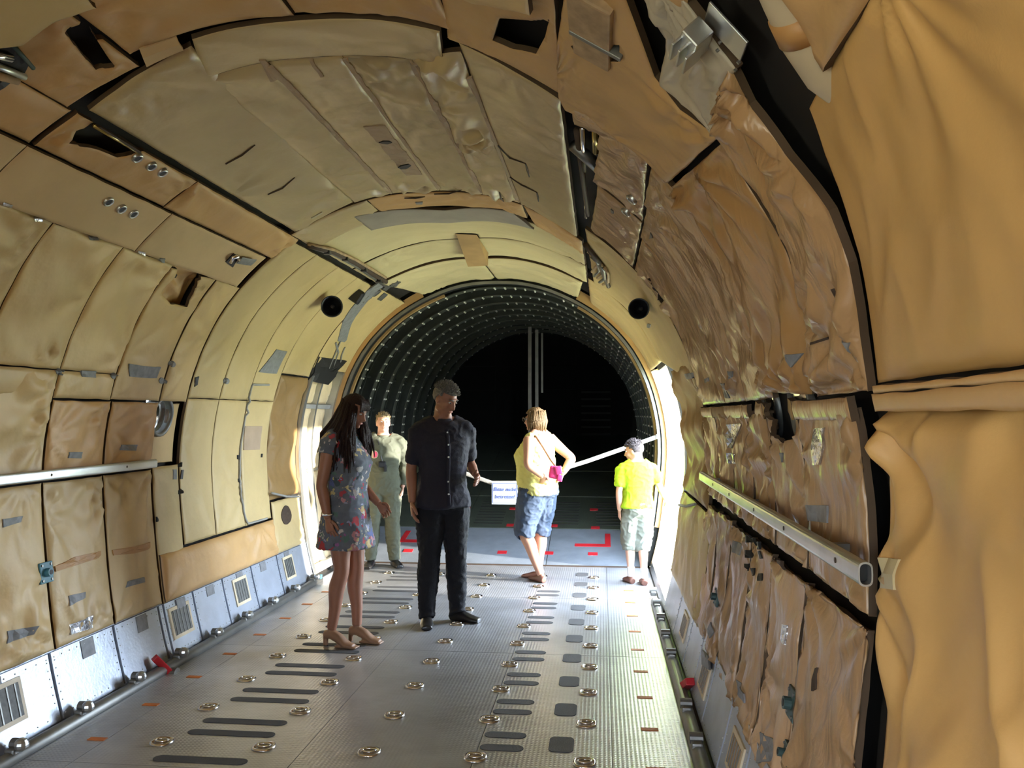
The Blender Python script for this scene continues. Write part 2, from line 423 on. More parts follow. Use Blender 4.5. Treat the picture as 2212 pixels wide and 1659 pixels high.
from mathutils.bvhtree import BVHTree
CLOTH = []; _bvh = [None, 0]
def surf(s, y, lift=0.004, dflt=0.02):
    """point on the cloth that covers the hull at (s, y), raised by lift"""
    if _bvh[1] != len(CLOTH):
        V, Fc = [], []
        for o in CLOTH:
            b = len(V); V += [v.co for v in o.data.vertices]; Fc += [[b + k for k in p.vertices] for p in o.data.polygons]
        _bvh[0] = BVHTree.FromPolygons(V, Fc); _bvh[1] = len(CLOTH)
    n = hn(s); h = _bvh[0].ray_cast(hp(s, y, 0.30), -n, 0.36)
    return (h[0] if h[0] is not None else hp(s, y, dflt)) + n * lift
def sp(px, py, lift=0.004): return surf(*pix(px, py), lift)
def patch(parent, poly, material, off=0.03, name='tape_patch', th=0.003, lift=0.004):
    """thin patch following the cloth; poly in photo points or (s, Y)"""
    sy = [pix(*p) for p in poly] if max(abs(q) for q in poly[0]) > 20 else list(poly)
    if len(sy) == 4:
        l1 = max(math.dist(sy[0], sy[1]), math.dist(sy[3], sy[2])); l2 = max(math.dist(sy[0], sy[3]), math.dist(sy[1], sy[2]))
        n1, n2 = max(2, min(60, int(l1 / 0.03))), max(2, min(60, int(l2 / 0.03)))
        pts = []
        for j in range(n2 + 1):
            for i in range(n1 + 1):
                a, b = i / n1, j / n2
                pts.append(tuple((sy[0][k] * (1-a) + sy[1][k] * a) * (1-b) + (sy[3][k] * (1-a) + sy[2][k] * a) * b for k in (0, 1)))
        Fc = [[j*(n1+1)+i, j*(n1+1)+i+1, (j+1)*(n1+1)+i+1, (j+1)*(n1+1)+i] for j in range(n2) for i in range(n1)]
        bd = [i for i in range(n1)] + [j*(n1+1)+n1 for j in range(n2)] + [n2*(n1+1)+i for i in range(n1, 0, -1)] + [j*(n1+1) for j in range(n2, 0, -1)]
    else:
        bd_, pts = resamp(sy + [sy[0]], max(len(sy), 24))[:-1], []
        c = (sum(p[0] for p in sy) / len(sy), sum(p[1] for p in sy) / len(sy)); n = len(bd_)
        for t in (1.0, 0.66, 0.33): pts += [(c[0] + (p[0] - c[0]) * t, c[1] + (p[1] - c[1]) * t) for p in bd_]
        pts.append(c); Fc = [[r*n+k, r*n+(k+1) % n, (r+1)*n+(k+1) % n, (r+1)*n+k] for r in range(2) for k in range(n)] + [[2*n+k, 2*n+(k+1) % n, 3*n] for k in range(n)]
        bd = list(range(n))
    V = [surf(a, b, lift + 0.002) for a, b in pts]; m_ = len(V); f0 = len(Fc)
    V += [V[k] - hn(pts[k][0]) * 0.012 for k in bd]; nb = len(bd)
    Fc += [[bd[k], bd[(k+1) % nb], m_ + (k+1) % nb, m_ + k] for k in range(nb)]
    o = pyd(name, V, Fc, material, parent)
    if o.data.polygons[0].normal.dot(hn(sy[0][0])) < 0: o.data.flip_normals()
    return o

# ---- left wall
L4, L45, L5 = 4.0, 4.52, 5.04
for k, (y0, y1) in enumerate([(1.4, 1.95), (1.95, 2.47), (2.47, 2.97), (2.97, 3.47), (3.47, L4), (L4, L45), (L45, L5)]):
    rect(wall_l, -3.66, -2.80, y0, y1, 'cream', wr=0.010, crease=0.009, folds=8, gap=0.009)
rect(wall_l, -2.80, -2.37, L4, L45, 'tan', wr=0.010, crease=0.008, gap=0.010)
rect(wall_l, -2.80, -2.37, L45, L5, 'tan', wr=0.010, crease=0.008, gap=0.010)
rect(wall_l, -2.79, -2.235, 2.2, 3.0, 'cream', pleat=0.012, pleatn=6)
blanket(wall_l, [(-2.79, 3.0), (-2.23, 3.0)], [(-2.79, L4), (-2.22, L4)], 'cream', pleat=0.0, wr=0.014, crease=0.008, folds=9)
# mid tier
rect(wall_l, -2.22, -1.51, 2.3, 2.92, 'cream')
for (y0, y1, mt) in ((2.92, 3.45, 'cream'), (3.45, 4.0, 'cream'), (4.0, 4.5, 'cream')):
    rect(wall_l, -2.22, -1.50, y0, y1, mt, wr=0.009, crease=0.004, gap=0.003, folds=6)
hatch = P2([(348, 635), (385, 580), (435, 595), (400, 660), (365, 655)])
blanket(wall_l, [(-2.37, 4.5), (-1.52, 4.5)], [(-2.37, 5.03), (-1.50, 5.03)], 'cream', holes=[hatch], gap=0.004, wr=0.008, crease=0.003)
rect(wall_l, -2.36, -2.22, 2.9, 4.0, 'cream', gap=0.004, wr=0.004); rect(wall_l, -2.37, -2.22, 4.0, 4.5, 'cream', gap=0.002, wr=0.004)
blanket(wall_l, P2([(350, 658), (400, 675), (440, 600)]), P2([(340, 625), (385, 575), (445, 590)]), 'tan', off=-0.055, bulge=0.0, wr=0.012, name='hatch_lining')
# bright strip beside the porthole
ph_hole = [(-2.47 + 0.13 * math.cos(k * PI / 8), 5.13 + 0.10 * math.sin(k * PI / 8)) for k in range(16)]
rect(wall_l, -2.78, -2.38, 5.04, 5.36, 'cream', off=-0.03, bulge=0.008, wr=0.003, crease=0, folds=0, holes=[ph_hole], res=0.014)
rect(wall_l, -2.37, -1.50, 5.04, 5.38, 'cream', wr=0.007, crease=0.003, gap=0.004)
rect(wall_l, -3.66, -2.79, 5.05, 5.38, 'khaki', wr=0.004, crease=0.002, folds=2, gap=0.003)
# pale band with eyelets, upper tier
for (y0, y1) in ((2.3, 2.98), (2.98, 4.08), (4.08, 5.30)):
    rect(wall_l, -1.50, -1.215, y0, y1, 'band', off=0.014, bulge=0.012, wr=0.003, crease=0.001, folds=1, gap=0.003)
trap = P2([(140, 300), (205, 262), (300, 325), (250, 335), (190, 312)])
blanket(wall_l, [(-1.215, 3.02), (-0.985, 3.02)], [(-1.215, 4.0), (-0.985, 4.0)], 'tan', holes=[trap], wr=0.007, folds=6, res=0.016)
rect(wall_l, -1.215, -0.985, 4.0, 5.42, 'tan', wr=0.009, crease=0.004, gap=0.004)
rect(wall_l, -1.215, -0.99, 2.2, 3.0, 'tan', wr=0.006)
# far blankets, forward of the side door
for (y0, y1) in ((5.39, 5.86), (5.86, 6.36), (6.36, 6.88)):
    rect(wall_l, -3.34, -2.34, y0, y1, 'khaki', wr=0.005, crease=0.002, folds=3, gap=0.003)
    rect(wall_l, -2.34, -1.02, y0, y1, 'khaki', wr=0.005, crease=0.002, folds=3, gap=0.003)
rect(wall_l, -3.66, -3.345, 5.05, 6.9, 'tan', bulge=0.05, wr=0.010, crease=0.006, folds=7, off=0.012)
rect(wall_l, -3.66, -3.2, 6.9, 7.58, 'khaki', bulge=0.03, wr=0.008)
rect(wall_l, -2.09, -1.02, 6.88, 7.55, 'khaki', wr=0.004, crease=0.002, gap=0.003)
rect(wall_l, -3.2, -2.1, 6.9, 7.6, 'curtain', off=-0.02, pleat=0.022, pleatn=2.5, wr=0.01, name='curtain', label='brown curtain beside the left side door')
rect(wall_l, -2.0, -1.0, 7.56, 8.55, 'khaki', wr=0.004, crease=0.002)
# older forward part, mostly out of view
for (y0, y1) in ((-1.5, -0.6), (-0.6, 0.3), (0.3, 1.38)):
    rect(wall_l, -3.66, -2.3, y0, y1, 'cream', res=0.05); rect(wall_l, -2.3, -1.02, y0, y1, 'tan', res=0.05)
rect(wall_l, -2.3, -1.02, 1.38, 2.3, 'tan', res=0.05)
rect(wall_l, -2.82, -2.3, 1.38, 2.2, 'cream', res=0.05)

# ---- ceiling
hole_l = P2([(136, 62), (182, 45), (246, 138), (205, 146), (190, 130)])
blanket(ceil, [(-1.0, 2.2), (-0.66, 2.2)], [(-1.0, 2.97), (-0.66, 2.97)], 'tan', holes=[hole_l], res=0.014, wr=0.005, folds=5)
hole_r = P2([(1083, 30), (1188, 40), (1180, 75), (1160, 112), (1110, 100), (1068, 78)])
blanket(ceil, [(0.66, 2.1), (1.04, 2.1)], [(0.55, 2.94), (1.02, 3.02)], 'tan', holes=[hole_r], res=0.014, wr=0.004, crease=0.002, folds=3)
rect(ceil, -0.655, 0.0, 2.1, 2.88, 'tan', wr=0.007, crease=0.004, folds=6)
rect(ceil, 0.0, 0.60, 2.1, 2.86, 'tan', wr=0.007, crease=0.004, folds=6)
for a in ((-1.0, -0.3), (-0.3, 0.4), (0.4, 1.04)):
    for (y0, y1) in ((-1.8, -0.2), (-0.2, 1.0), (1.0, 2.1)):
        rect(ceil, a[0], a[1], y0, y1, 'tan', res=0.06)
for (y0, y1) in ((-4.1, -3.0), (-3.0, -1.8)):
    for a in ((-1.0, 0.0), (0.0, 1.04)): rect(ceil, a[0], a[1], y0, y1, 'tan', res=0.08)
blanket(ceil, [(0.50, 1.5), (0.98, 1.5)], [(0.56, 2.40), (0.75, 2.47), (0.98, 2.36)], 'cream', off=0.05, bulge=0.02, wr=0.004, crease=0.001, folds=2, name='hanging_flap')
blanket(ceil, [(-0.99, 1.9), (-0.40, 1.6)], P2([(-60, 85), (40, 72), (110, 22), (205, -10)]), 'khaki', off=0.05, bulge=0.02, wr=0.005, crease=0.001, folds=2, name='hanging_flap')
# centre panel with lengthwise strips
slit_polys = []
blanket(ceil, [(-0.42, 2.90), (0.55, 2.86)], [(-0.52, 3.2), (0.50, 3.2)], 'olive', off=0.012, bulge=0.018, wr=0.006, folds=4, gap=0.006)
blanket(ceil, [(-0.955, 3.04), (-0.44, 2.95)], [(-0.95, 5.30), (-0.50, 5.22)], 'olive', off=0.006, wr=0.008, crease=0.003, folds=6, bulge=0.03, gap=0.005)
blanket(ceil, [(-0.505, 3.2), (-0.24, 3.2)], [(-0.50, 5.22), (-0.24, 5.22)], 'olive', off=0.01, wr=0.008, crease=0.008, gap=0.001, edge=0.03, ang=0.2)
blanket(ceil, [(-0.24, 3.2), (0.07, 3.2)], [(-0.24, 5.22), (0.07, 5.22)], 'olive', off=0.01, wr=0.010, crease=0.012, gap=0.001, edge=0.03, ang=0.3)
blanket(ceil, [(0.07, 3.2), (0.36, 3.2)], [(0.07, 5.22), (0.36, 5.22)], 'olive', off=0.01, wr=0.012, crease=0.016, gap=0.001, edge=0.03, ang=1.2)
blanket(ceil, [(0.36, 3.2), (0.60, 3.0)], [(0.36, 5.22), (0.60, 5.22)], 'olive', off=0.01, wr=0.014, crease=0.014, gap=0.001, edge=0.03, folds=12, ang=0.9)
blanket(ceil, [(0.60, 2.93), (1.01, 3.06)], [(0.60, 5.22), (1.00, 5.50)], 'olive', off=0.006, wr=0.006, crease=0.002, folds=5, bulge=0.03, gap=0.004)
for s0, w in ((-0.24, 0.028), (0.075, 0.022), (0.36, 0.030), (0.60, 0.018)):
    patch(ceil, [(s0 - w/2, 3.22), (s0 + w/2, 3.22), (s0 + w/2, 5.18), (s0 - w/2, 5.18)], 'strip', off=0.021, name='webbing_strip')
for p in ([(558, 118), (572, 118), (598, 158), (582, 158)], [(668, 118), (676, 118), (700, 150), (692, 150)]):
    patch(ceil, p, 'strip', off=0.045, name='webbing_strip')
acc = patch(ceil, [(785, 262), (832, 262), (912, 369), (878, 369)], 'strip', off=0.052, name='access_patch')
for c in ((833, 296), (874, 348)):
    patch(acc, [(c[0]-15, c[1]-1), (c[0]-6, c[1]-5), (c[0]+8, c[1]-4), (c[0]+14, c[1]+1), (c[0]+5, c[1]+5), (c[0]-7, c[1]+4)], 'black', off=0.056, name='slit', lift=0.009)
for q in ([(484, 347), (520, 328), (548, 306)], [(574, 410), (605, 395), (633, 374)], [(1072, 304), (1105, 332), (1140, 343)], [(1140, 343), (1145, 358), (1148, 372)],
          [(1098, 374), (1130, 393), (1163, 408)], [(1163, 408), (1166, 418), (1168, 425)], [(873, 421), (897, 421), (918, 418)], [(938, 412), (970, 411), (998, 407)], [(1078, 410), (1085, 420), (1090, 428)]):
    bm = bmesh.new(); tube(bm, [sp(*p, 0.002) for p in q], [0.004, 0.006, 0.003], 6); obj('slit_edge', bm, 'brown_dark', ceil)
# cross bands and the after ceiling
rect(ceil, -0.98, -0.42, 5.24, 5.72, 'olive', off=0.012, wr=0.005, gap=0.003)
rect(ceil, -0.42, 0.62, 5.24, 5.60, 'tan', off=0.012, wr=0.006, crease=0.003, gap=0.003)
blanket(ceil, [(0.62, 5.24), (1.04, 5.5)], [(0.66, 5.72), (1.04, 5.95)], 'tan', off=0.012, wr=0.006, gap=0.003)
blanket(ceil, P2([(762, 462), (960, 448), (1105, 450)]), P2([(800, 492), (970, 476), (1155, 490)]), 'grey_cloth', off=0.022, bulge=0.01, wr=0.002, crease=0, folds=0, gap=0.0, name='grey_band')
blanket(ceil, [(-0.98, 5.60), (0.0, 5.84), (1.04, 5.72)], [(-0.98, 6.6), (0.0, 6.72), (1.04, 6.45)], 'pale_green', wr=0.005, crease=0.003, holes=[P2([(985, 500), (1030, 502), (1055, 542), (1010, 545)])], gap=0.008)
blanket(ceil, [(-0.98, 6.62), (0.0, 6.74)], [(-0.98, 7.35), (0.0, 7.5)], 'pale_green', wr=0.005, crease=0.003, gap=0.008)
blanket(ceil, [(0.0, 6.74), (1.04, 6.47)], [(0.0, 7.5), (1.04, 7.3)], 'pale_green', wr=0.005, crease=0.003, gap=0.008)
blanket(ceil, [(-0.95, 7.36), (0.0, 7.52)], [(-0.80, 8.5), (-0.4, 8.62), (0.0, 8.6)], 'pale_green', off=0.02, bulge=0.04, wr=0.008, gap=0.006)
blanket(ceil, [(0.0, 7.52), (1.0, 7.32)], [(0.0, 8.6), (0.35, 8.65), (0.92, 8.5)], 'pale_green', off=0.02, bulge=0.04, wr=0.008, gap=0.006)
# lifted vent hood in the after ceiling
bm = bmesh.new()
q = [pix(*p) for p in ((985, 500), (1030, 502), (1055, 542), (1010, 545))]
pts = [hp(*p, 0.02) for p in q] + [hp(*p, 0.13) for p in (q[2], q[3])]
vs = [bm.verts.new(p) for p in pts]
for f in ((0, 1, 4, 5), (1, 2, 4), (0, 5, 3)): bm.faces.new([vs[i] for i in f])
obj('vent_hood', bm, 'seam', ceil)

# ---- right wall: rings of wrinkled cloth
RA, RB, RC = 1.99, 2.27, 3.03
blanket(wall_r, P2([(1385, -20), (1440, 80), (1425, 175), (1555, 300)]), P2([(1475, -10), (1560, 105), (1595, 150), (1562, 205), (1555, 290)]), 'whitish', wr=0.008, crease=0.006, res=0.014)
blanket(wall_r, P2([(1575, 135), (1620, 225), (1700, 335), (1793, 455), (1836, 570), (1860, 720), (1877, 850)]),
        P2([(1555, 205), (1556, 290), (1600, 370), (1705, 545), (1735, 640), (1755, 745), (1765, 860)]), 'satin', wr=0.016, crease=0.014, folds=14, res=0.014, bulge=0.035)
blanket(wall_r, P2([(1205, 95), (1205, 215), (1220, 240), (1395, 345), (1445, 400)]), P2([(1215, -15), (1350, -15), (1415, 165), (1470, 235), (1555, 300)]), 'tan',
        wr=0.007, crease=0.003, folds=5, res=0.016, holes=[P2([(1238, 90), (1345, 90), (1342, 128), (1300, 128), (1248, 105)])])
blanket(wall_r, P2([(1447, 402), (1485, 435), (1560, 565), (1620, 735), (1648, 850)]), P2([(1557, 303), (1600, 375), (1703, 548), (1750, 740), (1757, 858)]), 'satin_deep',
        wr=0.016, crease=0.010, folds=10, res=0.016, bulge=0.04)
rect(wall_r, 1.45, 1.80, 1.2, 1.55, 'tan')
# aft of ring C
gapr = P2([(1222, 262), (1296, 290), (1285, 385), (1268, 480), (1250, 480)])
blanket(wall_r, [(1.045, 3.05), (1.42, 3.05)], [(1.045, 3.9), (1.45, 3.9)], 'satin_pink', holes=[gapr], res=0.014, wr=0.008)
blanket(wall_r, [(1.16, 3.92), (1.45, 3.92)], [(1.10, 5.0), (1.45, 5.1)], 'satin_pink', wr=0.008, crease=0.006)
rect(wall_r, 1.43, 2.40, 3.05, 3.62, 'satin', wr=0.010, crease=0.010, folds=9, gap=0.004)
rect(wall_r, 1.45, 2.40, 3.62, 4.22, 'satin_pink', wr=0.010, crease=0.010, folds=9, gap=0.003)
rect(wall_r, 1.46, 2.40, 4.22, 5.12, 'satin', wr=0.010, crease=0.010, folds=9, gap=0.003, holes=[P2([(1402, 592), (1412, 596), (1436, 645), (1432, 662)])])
blanket(wall_r, [(1.06, 5.1), (2.30, 5.2)], [(1.10, 7.0), (2.0, 7.0)], 'khaki', wr=0.006, crease=0.003, folds=4, gap=0.005)
rect(wall_r, 1.04, 2.0, 7.02, 8.55, 'khaki', wr=0.006)
rect(wall_r, 2.1, 3.05, 5.22, 6.66, 'curtain', off=-0.01, pleat=0.025, pleatn=2.5, name='curtain', label='brown curtain beside the right side door')
rect(wall_r, 3.05, 3.72, 5.0, 6.7, 'khaki', bulge=0.035, wr=0.012)
# belt line flaps
YS = [2.125, 2.74, 3.24, 3.69, 4.23, 4.71, 5.2]
window_r = P2([(1662, 795), (1700, 795), (1708, 860), (1724, 940), (1690, 962), (1660, 895)])
for k, (y0, y1) in enumerate(zip(YS, YS[1:])):
    hs = [window_r] if k == 1 else []
    if k == 2: hs = [P2([(1603, 800), (1630, 800), (1640, 890), (1625, 905)])]
    j = 0.01 * (k % 2)
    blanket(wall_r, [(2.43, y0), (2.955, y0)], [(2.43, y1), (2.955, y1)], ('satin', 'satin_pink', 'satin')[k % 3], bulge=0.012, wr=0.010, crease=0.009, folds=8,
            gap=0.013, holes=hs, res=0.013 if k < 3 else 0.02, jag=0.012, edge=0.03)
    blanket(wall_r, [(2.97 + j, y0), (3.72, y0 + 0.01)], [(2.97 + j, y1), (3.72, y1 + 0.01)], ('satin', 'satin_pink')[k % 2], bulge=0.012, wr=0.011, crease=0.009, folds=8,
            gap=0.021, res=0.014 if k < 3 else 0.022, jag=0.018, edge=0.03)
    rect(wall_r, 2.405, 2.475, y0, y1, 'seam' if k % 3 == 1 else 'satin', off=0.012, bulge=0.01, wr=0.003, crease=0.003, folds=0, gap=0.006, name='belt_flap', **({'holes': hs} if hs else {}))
# near wall: smooth golden cloth
NEAR = dict(res=0.013)
blanket(wall_r, P2([(1722, 245), (1757, 345), (1795, 440), (1832, 560), (1856, 700), (1872, 835)]), [(1.74, 0.75), (1.9, 0.70), (2.1, 0.6), (2.25, 0.6), (2.385, 0.6)], 'gold', off=-0.025, wr=0.008, crease=0.0, folds=2, bulge=0.03, gap=0.004, big=0.010, **NEAR)
rect(wall_r, 2.388, 2.405, 0.5, 1.88, 'tan', off=0.025, bulge=0.006, wr=0.001, crease=0, folds=0, gap=0.001, edge=0.006, name='hem_strip', res=0.012)
rect(wall_r, 2.405, 2.445, 0.5, 1.88, 'tan', off=0.03, bulge=0.008, wr=0.002, crease=0, folds=0, gap=0.001, edge=0.012, name='hem_strip', res=0.012)
blanket(wall_r, [(2.445, 1.93), (2.6, 1.965), (2.83, 2.01), (3.3, 2.0), (3.9, 1.98)], [(2.445, 0.5), (3.9, 0.5)], 'gold', off=-0.015, wr=0.010, crease=0.0, folds=6, bulge=0.03, gap=0.004, big=0.034, ang=0.6, **NEAR)
for (y0, y1) in ((-1.8, -0.6), (-0.6, 0.55)):
    rect(wall_r, 1.04, 2.4, y0, y1, 'gold', res=0.05); rect(wall_r, 2.4, 3.9, y0, y1, 'gold', res=0.05)
rect(wall_r, 1.04, 1.74, 0.55, 1.2, 'gold', res=0.04)
rect(wall_r, 1.04, 1.45, 1.2, 1.9, 'tan', res=0.03)
# ------------------------------------------------------------------ SECTION: floor
FX0, FX1 = X0 - 1.56, X0 + 1.56
bm = bmesh.new(); bx(bm, (X0, (YF + 8.60) / 2, -0.06), (3.5, 8.60 - YF, 0.10))
floor = tag(obj('floor', bm, 'alu_dark'), 'grey metal cargo floor with tie-down rings and anti-slip strips', kind='structure')
us = [-1.56, -1.26, -0.28, 0.52, 1.14, 1.56]
ysf = [YF, -2.2, -0.3, 1.6, 3.55, 5.45, 7.1, 8.585]
for a, b in zip(us, us[1:]):
    for c, d in zip(ysf, ysf[1:]):
        box('floor_panel', (X0 + (a + b) / 2, (c + d) / 2, -0.006), (b - a - 0.003, d - c - 0.003, 0.012), 'floor_metal', floor)
def capsule_me(name, L_, w, h=0.0025, n=8):
    V = []
    for side in (1, -1):
        for k in range(n + 1):
            a = -PI / 2 + PI * k / n if side == 1 else PI / 2 + PI * k / n
            V.append((side * (L_ / 2 - w / 2) + w / 2 * math.cos(a), w / 2 * math.sin(a), h))
    m_ = len(V); V += [(x, y, -0.004) for x, y, z in V]
    Fc = [list(range(m_))] + [[i, m_ + i, m_ + (i + 1) % m_, (i + 1) % m_] for i in range(m_)]
    me = bpy.data.meshes.new(name); me.from_pydata(V, [], Fc); me.update(); return me
me_sl, me_sr = capsule_me('anti_slip_strip', 0.44, 0.066), capsule_me('anti_slip_strip', 0.205, 0.072)
for me_ in (me_sl, me_sr): me_.materials.append(MATS['antislip'])
def put(name, me, loc, parent=None, rz=0.0):
    o = bpy.data.objects.new(name, me); COL.objects.link(o); o.location = loc; o.rotation_euler = (0, 0, rz); o.parent = parent; return o
for k in range(-1, 10):
    for dy in (0.0, 0.155):
        y = 3.475 + 0.472 * k + dy
        if 1.5 < y < 8.5: put('anti_slip_strip', me_sl, (-1.80, y, 0), floor)
        y = 3.44 + 0.472 * k + dy
        if y < 7.6: put('anti_slip_strip', me_sr, (-0.47, y, 0), floor)
V = []
for cx_, cy_, a0 in ((0.03, 0.055, 0), (-0.03, 0.055, 1), (-0.03, -0.055, 2), (0.03, -0.055, 3)):
    V += [(cx_ + 0.028 * math.cos((a0 + t / 4) * PI / 2), cy_ + 0.035 * math.sin((a0 + t / 4) * PI / 2)) for t in range(5)]
nq = len(V); me_sq = bpy.data.meshes.new('floor_plug')
me_sq.from_pydata([(x, y, 0.003) for x, y in V] + [(x, y, -0.004) for x, y in V], [], [list(range(nq))] + [[i, nq + i, nq + (i + 1) % nq, (i + 1) % nq] for i in range(nq)]); me_sq.materials.append(MATS['antislip'])
for k in range(-1, 11):
    if 3.98 + 0.4665 * k < 8.5: put('floor_plug', me_sq, (-0.195, 3.98 + 0.4665 * k, 0), floor)
# tie-down fitting: oblong dished cup with a bright rim and a ring
bm = bmesh.new()
n = 16; rings = []
for r, z in ((1.0, 0.001), (0.96, 0.008), (0.82, 0.008), (0.70, -0.001), (0.2, 0.0015)):
    rings.append([bm.verts.new((0.052 * r * math.copysign(abs(math.cos(a)) ** 0.7, math.cos(a)), 0.052 * r * math.copysign(abs(math.sin(a)) ** 0.7, math.sin(a)), z)) for a in [k * 2 * PI / n for k in range(n)]])
for A, B in zip(rings, rings[1:]):
    for k in range(n): bm.faces.new((A[k], A[(k+1) % n], B[(k+1) % n], B[k]))
bm.faces.new(rings[-1])
me_cup = bpy.data.meshes.new('tie_down_cup'); bm.to_mesh(me_cup); bm.free(); me_cup.materials.append(MATS['wood']); me_cup.materials.append(MATS['chrome'])
for p in me_cup.polygons:
    p.use_smooth = True
    c = p.center; p.material_index = 1 if (c.x / 0.052) ** 2 + (c.y / 0.052) ** 2 > 0.62 else 0
bm = bmesh.new(); tube(bm, [(0.030 * math.cos(a), 0.020 * math.sin(a), 0.010) for a in [k * 2 * PI / 16 for k in range(17)]], 0.005, 6)
me_ring = bpy.data.meshes.new('ring'); bm.to_mesh(me_ring); bm.free(); me_ring.materials.append(MATS['chrome'])
for p in me_ring.polygons: p.use_smooth = True
for ci, x in enumerate((-2.08, -1.575, -1.07, -0.575, -0.083)):
    for k in range(-1, 10):
        y = 3.81 - 0.007 * ci + 0.4725 * k
        if y > 8.45: continue
        f = put('tie_down_cup', me_cup, (x, y, 0), floor); put('ring', me_ring, (0, 0, 0), f)
bm = bmesh.new(); bx(bm, (0, 0, 0.001), (0.085, 0.035, 0.004), bev=0.001)
me_tag = bpy.data.meshes.new('position_marker'); bm.to_mesh(me_tag); bm.free(); me_tag.materials.append(MATS['orange'])
for k in range(-1, 10): put('position_marker', me_tag, (-2.405, 3.81 + 0.476 * k, 0), floor)
for k in range(-1, 9): put('position_marker', me_tag, (0.228, 3.75 + 0.4665 * k, 0), floor)
# rounded gutters along both floor edges with roller cleats
for sgn, x in ((-1, FX0 + 0.035), (1, FX1 - 0.03)):
    bm = bmesh.new(); tube(bm, [(x, 0.8, 0.015), (x, 7.6 if sgn < 0 else 7.0, 0.015)], 0.036, 14)
    obj('gutter', bm, 'alu_dark', floor, True)
def cleat_me():
    bm = bmesh.new(); bx(bm, (0, 0, 0.02), (0.05, 0.11, 0.035), bev=0.010)
    cyl(bm, (-0.03, 0.01, 0.04), (0.03, 0.01, 0.04), 0.026, 12); return bm
bm = cleat_me(); me_cl = bpy.data.meshes.new('edge_cleat'); bm.to_mesh(me_cl); bm.free(); me_cl.materials.append(MATS['alu_dark'])
bm = bmesh.new(); bmesh.ops.create_uvsphere(bm, u_segments=10, v_segments=8, radius=0.03); me_kn = bpy.data.meshes.new('knob'); bm.to_mesh(me_kn); bm.free(); me_kn.materials.append(MATS['alu'])
for k in range(9):
    f = put('edge_cleat', me_cl, (-2.625, 3.55 + 0.4875 * k, 0.025), floor); put('knob', me_kn, (0.035, -0.02, 0.05), f)
for k in range(8):
    if k == 2: continue
    put('edge_cleat', me_cl, (0.425, 3.95 + 0.4645 * k, 0.025), floor)
# ------------------------------------------------------------------ baseboards (silver skirt)
def skirt(name, sg, y0, y1, parts):
    V, Fc = [], []; n = 8
    for k in range(n + 1):
        s = sg * (SM - (SM - 3.63) * k / n)
        for y in (y0, y1):
            V.append(hp(s, y, -0.02)); V.append(hp(s, y, -0.06))
    for k in range(n):
        a = 4 * k; b = a + 4
        Fc += [[a, a+2, b+2, b], [a+1, b+1, b+3, a+3]]
    Fc += [[4*n, 4*n+2, 4*n+3, 4*n+1]]
    o = tag(pyd(name, V, Fc, 'skirt', None), 'silver riveted metal skirt with louvred vents along the ' + ('left' if sg < 0 else 'right') + ' wall', kind='structure')
    # sheet pieces with seams and rivets
    for a, b in zip(parts, parts[1:]):
        V = [hp(sg * s, y, d) for d in (0.0, -0.03) for s in (3.99, 3.86, 3.74, 3.66) for y in (a + 0.012, b - 0.012)]
        Fc = []
        for k in range(3): Fc.append([2*k, 2*k+1, 2*k+3, 2*k+2])
        Fc += [[0, 2, 10, 8], [2, 4, 12, 10], [4, 6, 14, 12], [1, 9, 11, 3], [3, 11, 13, 5], [5, 13, 15, 7], [6, 7, 15, 14], [0, 8, 9, 1]]
        p = pyd('skirt_panel', V, Fc, 'skirt', o)
        if p.data.polygons[0].normal.dot(hn(sg * 3.8)) < 0: p.data.flip_normals()
        bm = bmesh.new()
        for k in range(9):
            for s in (3.685, 3.965):
                y = a + 0.03 + (b - a - 0.06) * k / 8
                c = hp(sg * s, y, 0.001)
                r = bmesh.ops.create_icosphere(bm, subdivisions=1, radius=0.004)
                for v in r['verts']: v.co += c
        for k in range(6):
            for y in (a + 0.03, b - 0.03):
                c = hp(sg * (3.70 + 0.04 * k), y, 0.001); r = bmesh.ops.create_icosphere(bm, subdivisions=1, radius=0.004)
                for v in r['verts']: v.co += c
        rv = obj('rivets', bm, 'alu', p, True); rv['kind'] = 'stuff'
    return o
def quadplate(name, parent, sg, s0, s1, y0, y1, d0, d1, material):
    V = [hp(sg * s, y, d) for d in (d1, d0) for s, y in ((s0, y0), (s1, y0), (s1, y1), (s0, y1))]
    Fc = [[0, 1, 2, 3], [4, 7, 6, 5], [0, 4, 5, 1], [1, 5, 6, 2], [2, 6, 7, 3], [3, 7, 4, 0]]
    o = pyd(name, V, Fc, material, parent)
    if o.data.polygons[0].normal.dot(hn(sg * s0)) < 0: o.data.flip_normals()
    return o
def vent(parent, sg, y0, y1, s0=3.70, s1=3.90, opendark='mesh_grey'):
    f = quadplate('vent_frame', parent, sg, s0, s1, y0, y1, -0.01, 0.008, 'ivory')
    g = quadplate('vent_grille', f, sg, s0 + 0.022, s1 - 0.022, y0 + 0.022, y1 - 0.022, 0.0, 0.010, opendark)
    for k in range(5):
        y = y0 + 0.022 + (y1 - y0 - 0.044) * (k + 0.5) / 5
        quadplate('vent_bar', f, sg, s0 + 0.022, s1 - 0.022, y - 0.004, y + 0.004, 0.010, 0.013, 'alu_dark')
partsL = [1.6, 2.2, 2.75, 3.3, 3.95, 4.5, 4.98, 5.04, 5.42, 5.86, 6.36, 6.88, 7.60]
bl = skirt('baseboard_left', -1, 0.6, 7.62, partsL)
for y0, y1 in ((2.35, 2.65), (3.40, 3.72), (5.08, 5.34), (6.00, 6.24), (6.98, 7.20)): vent(bl, -1, y0, y1)
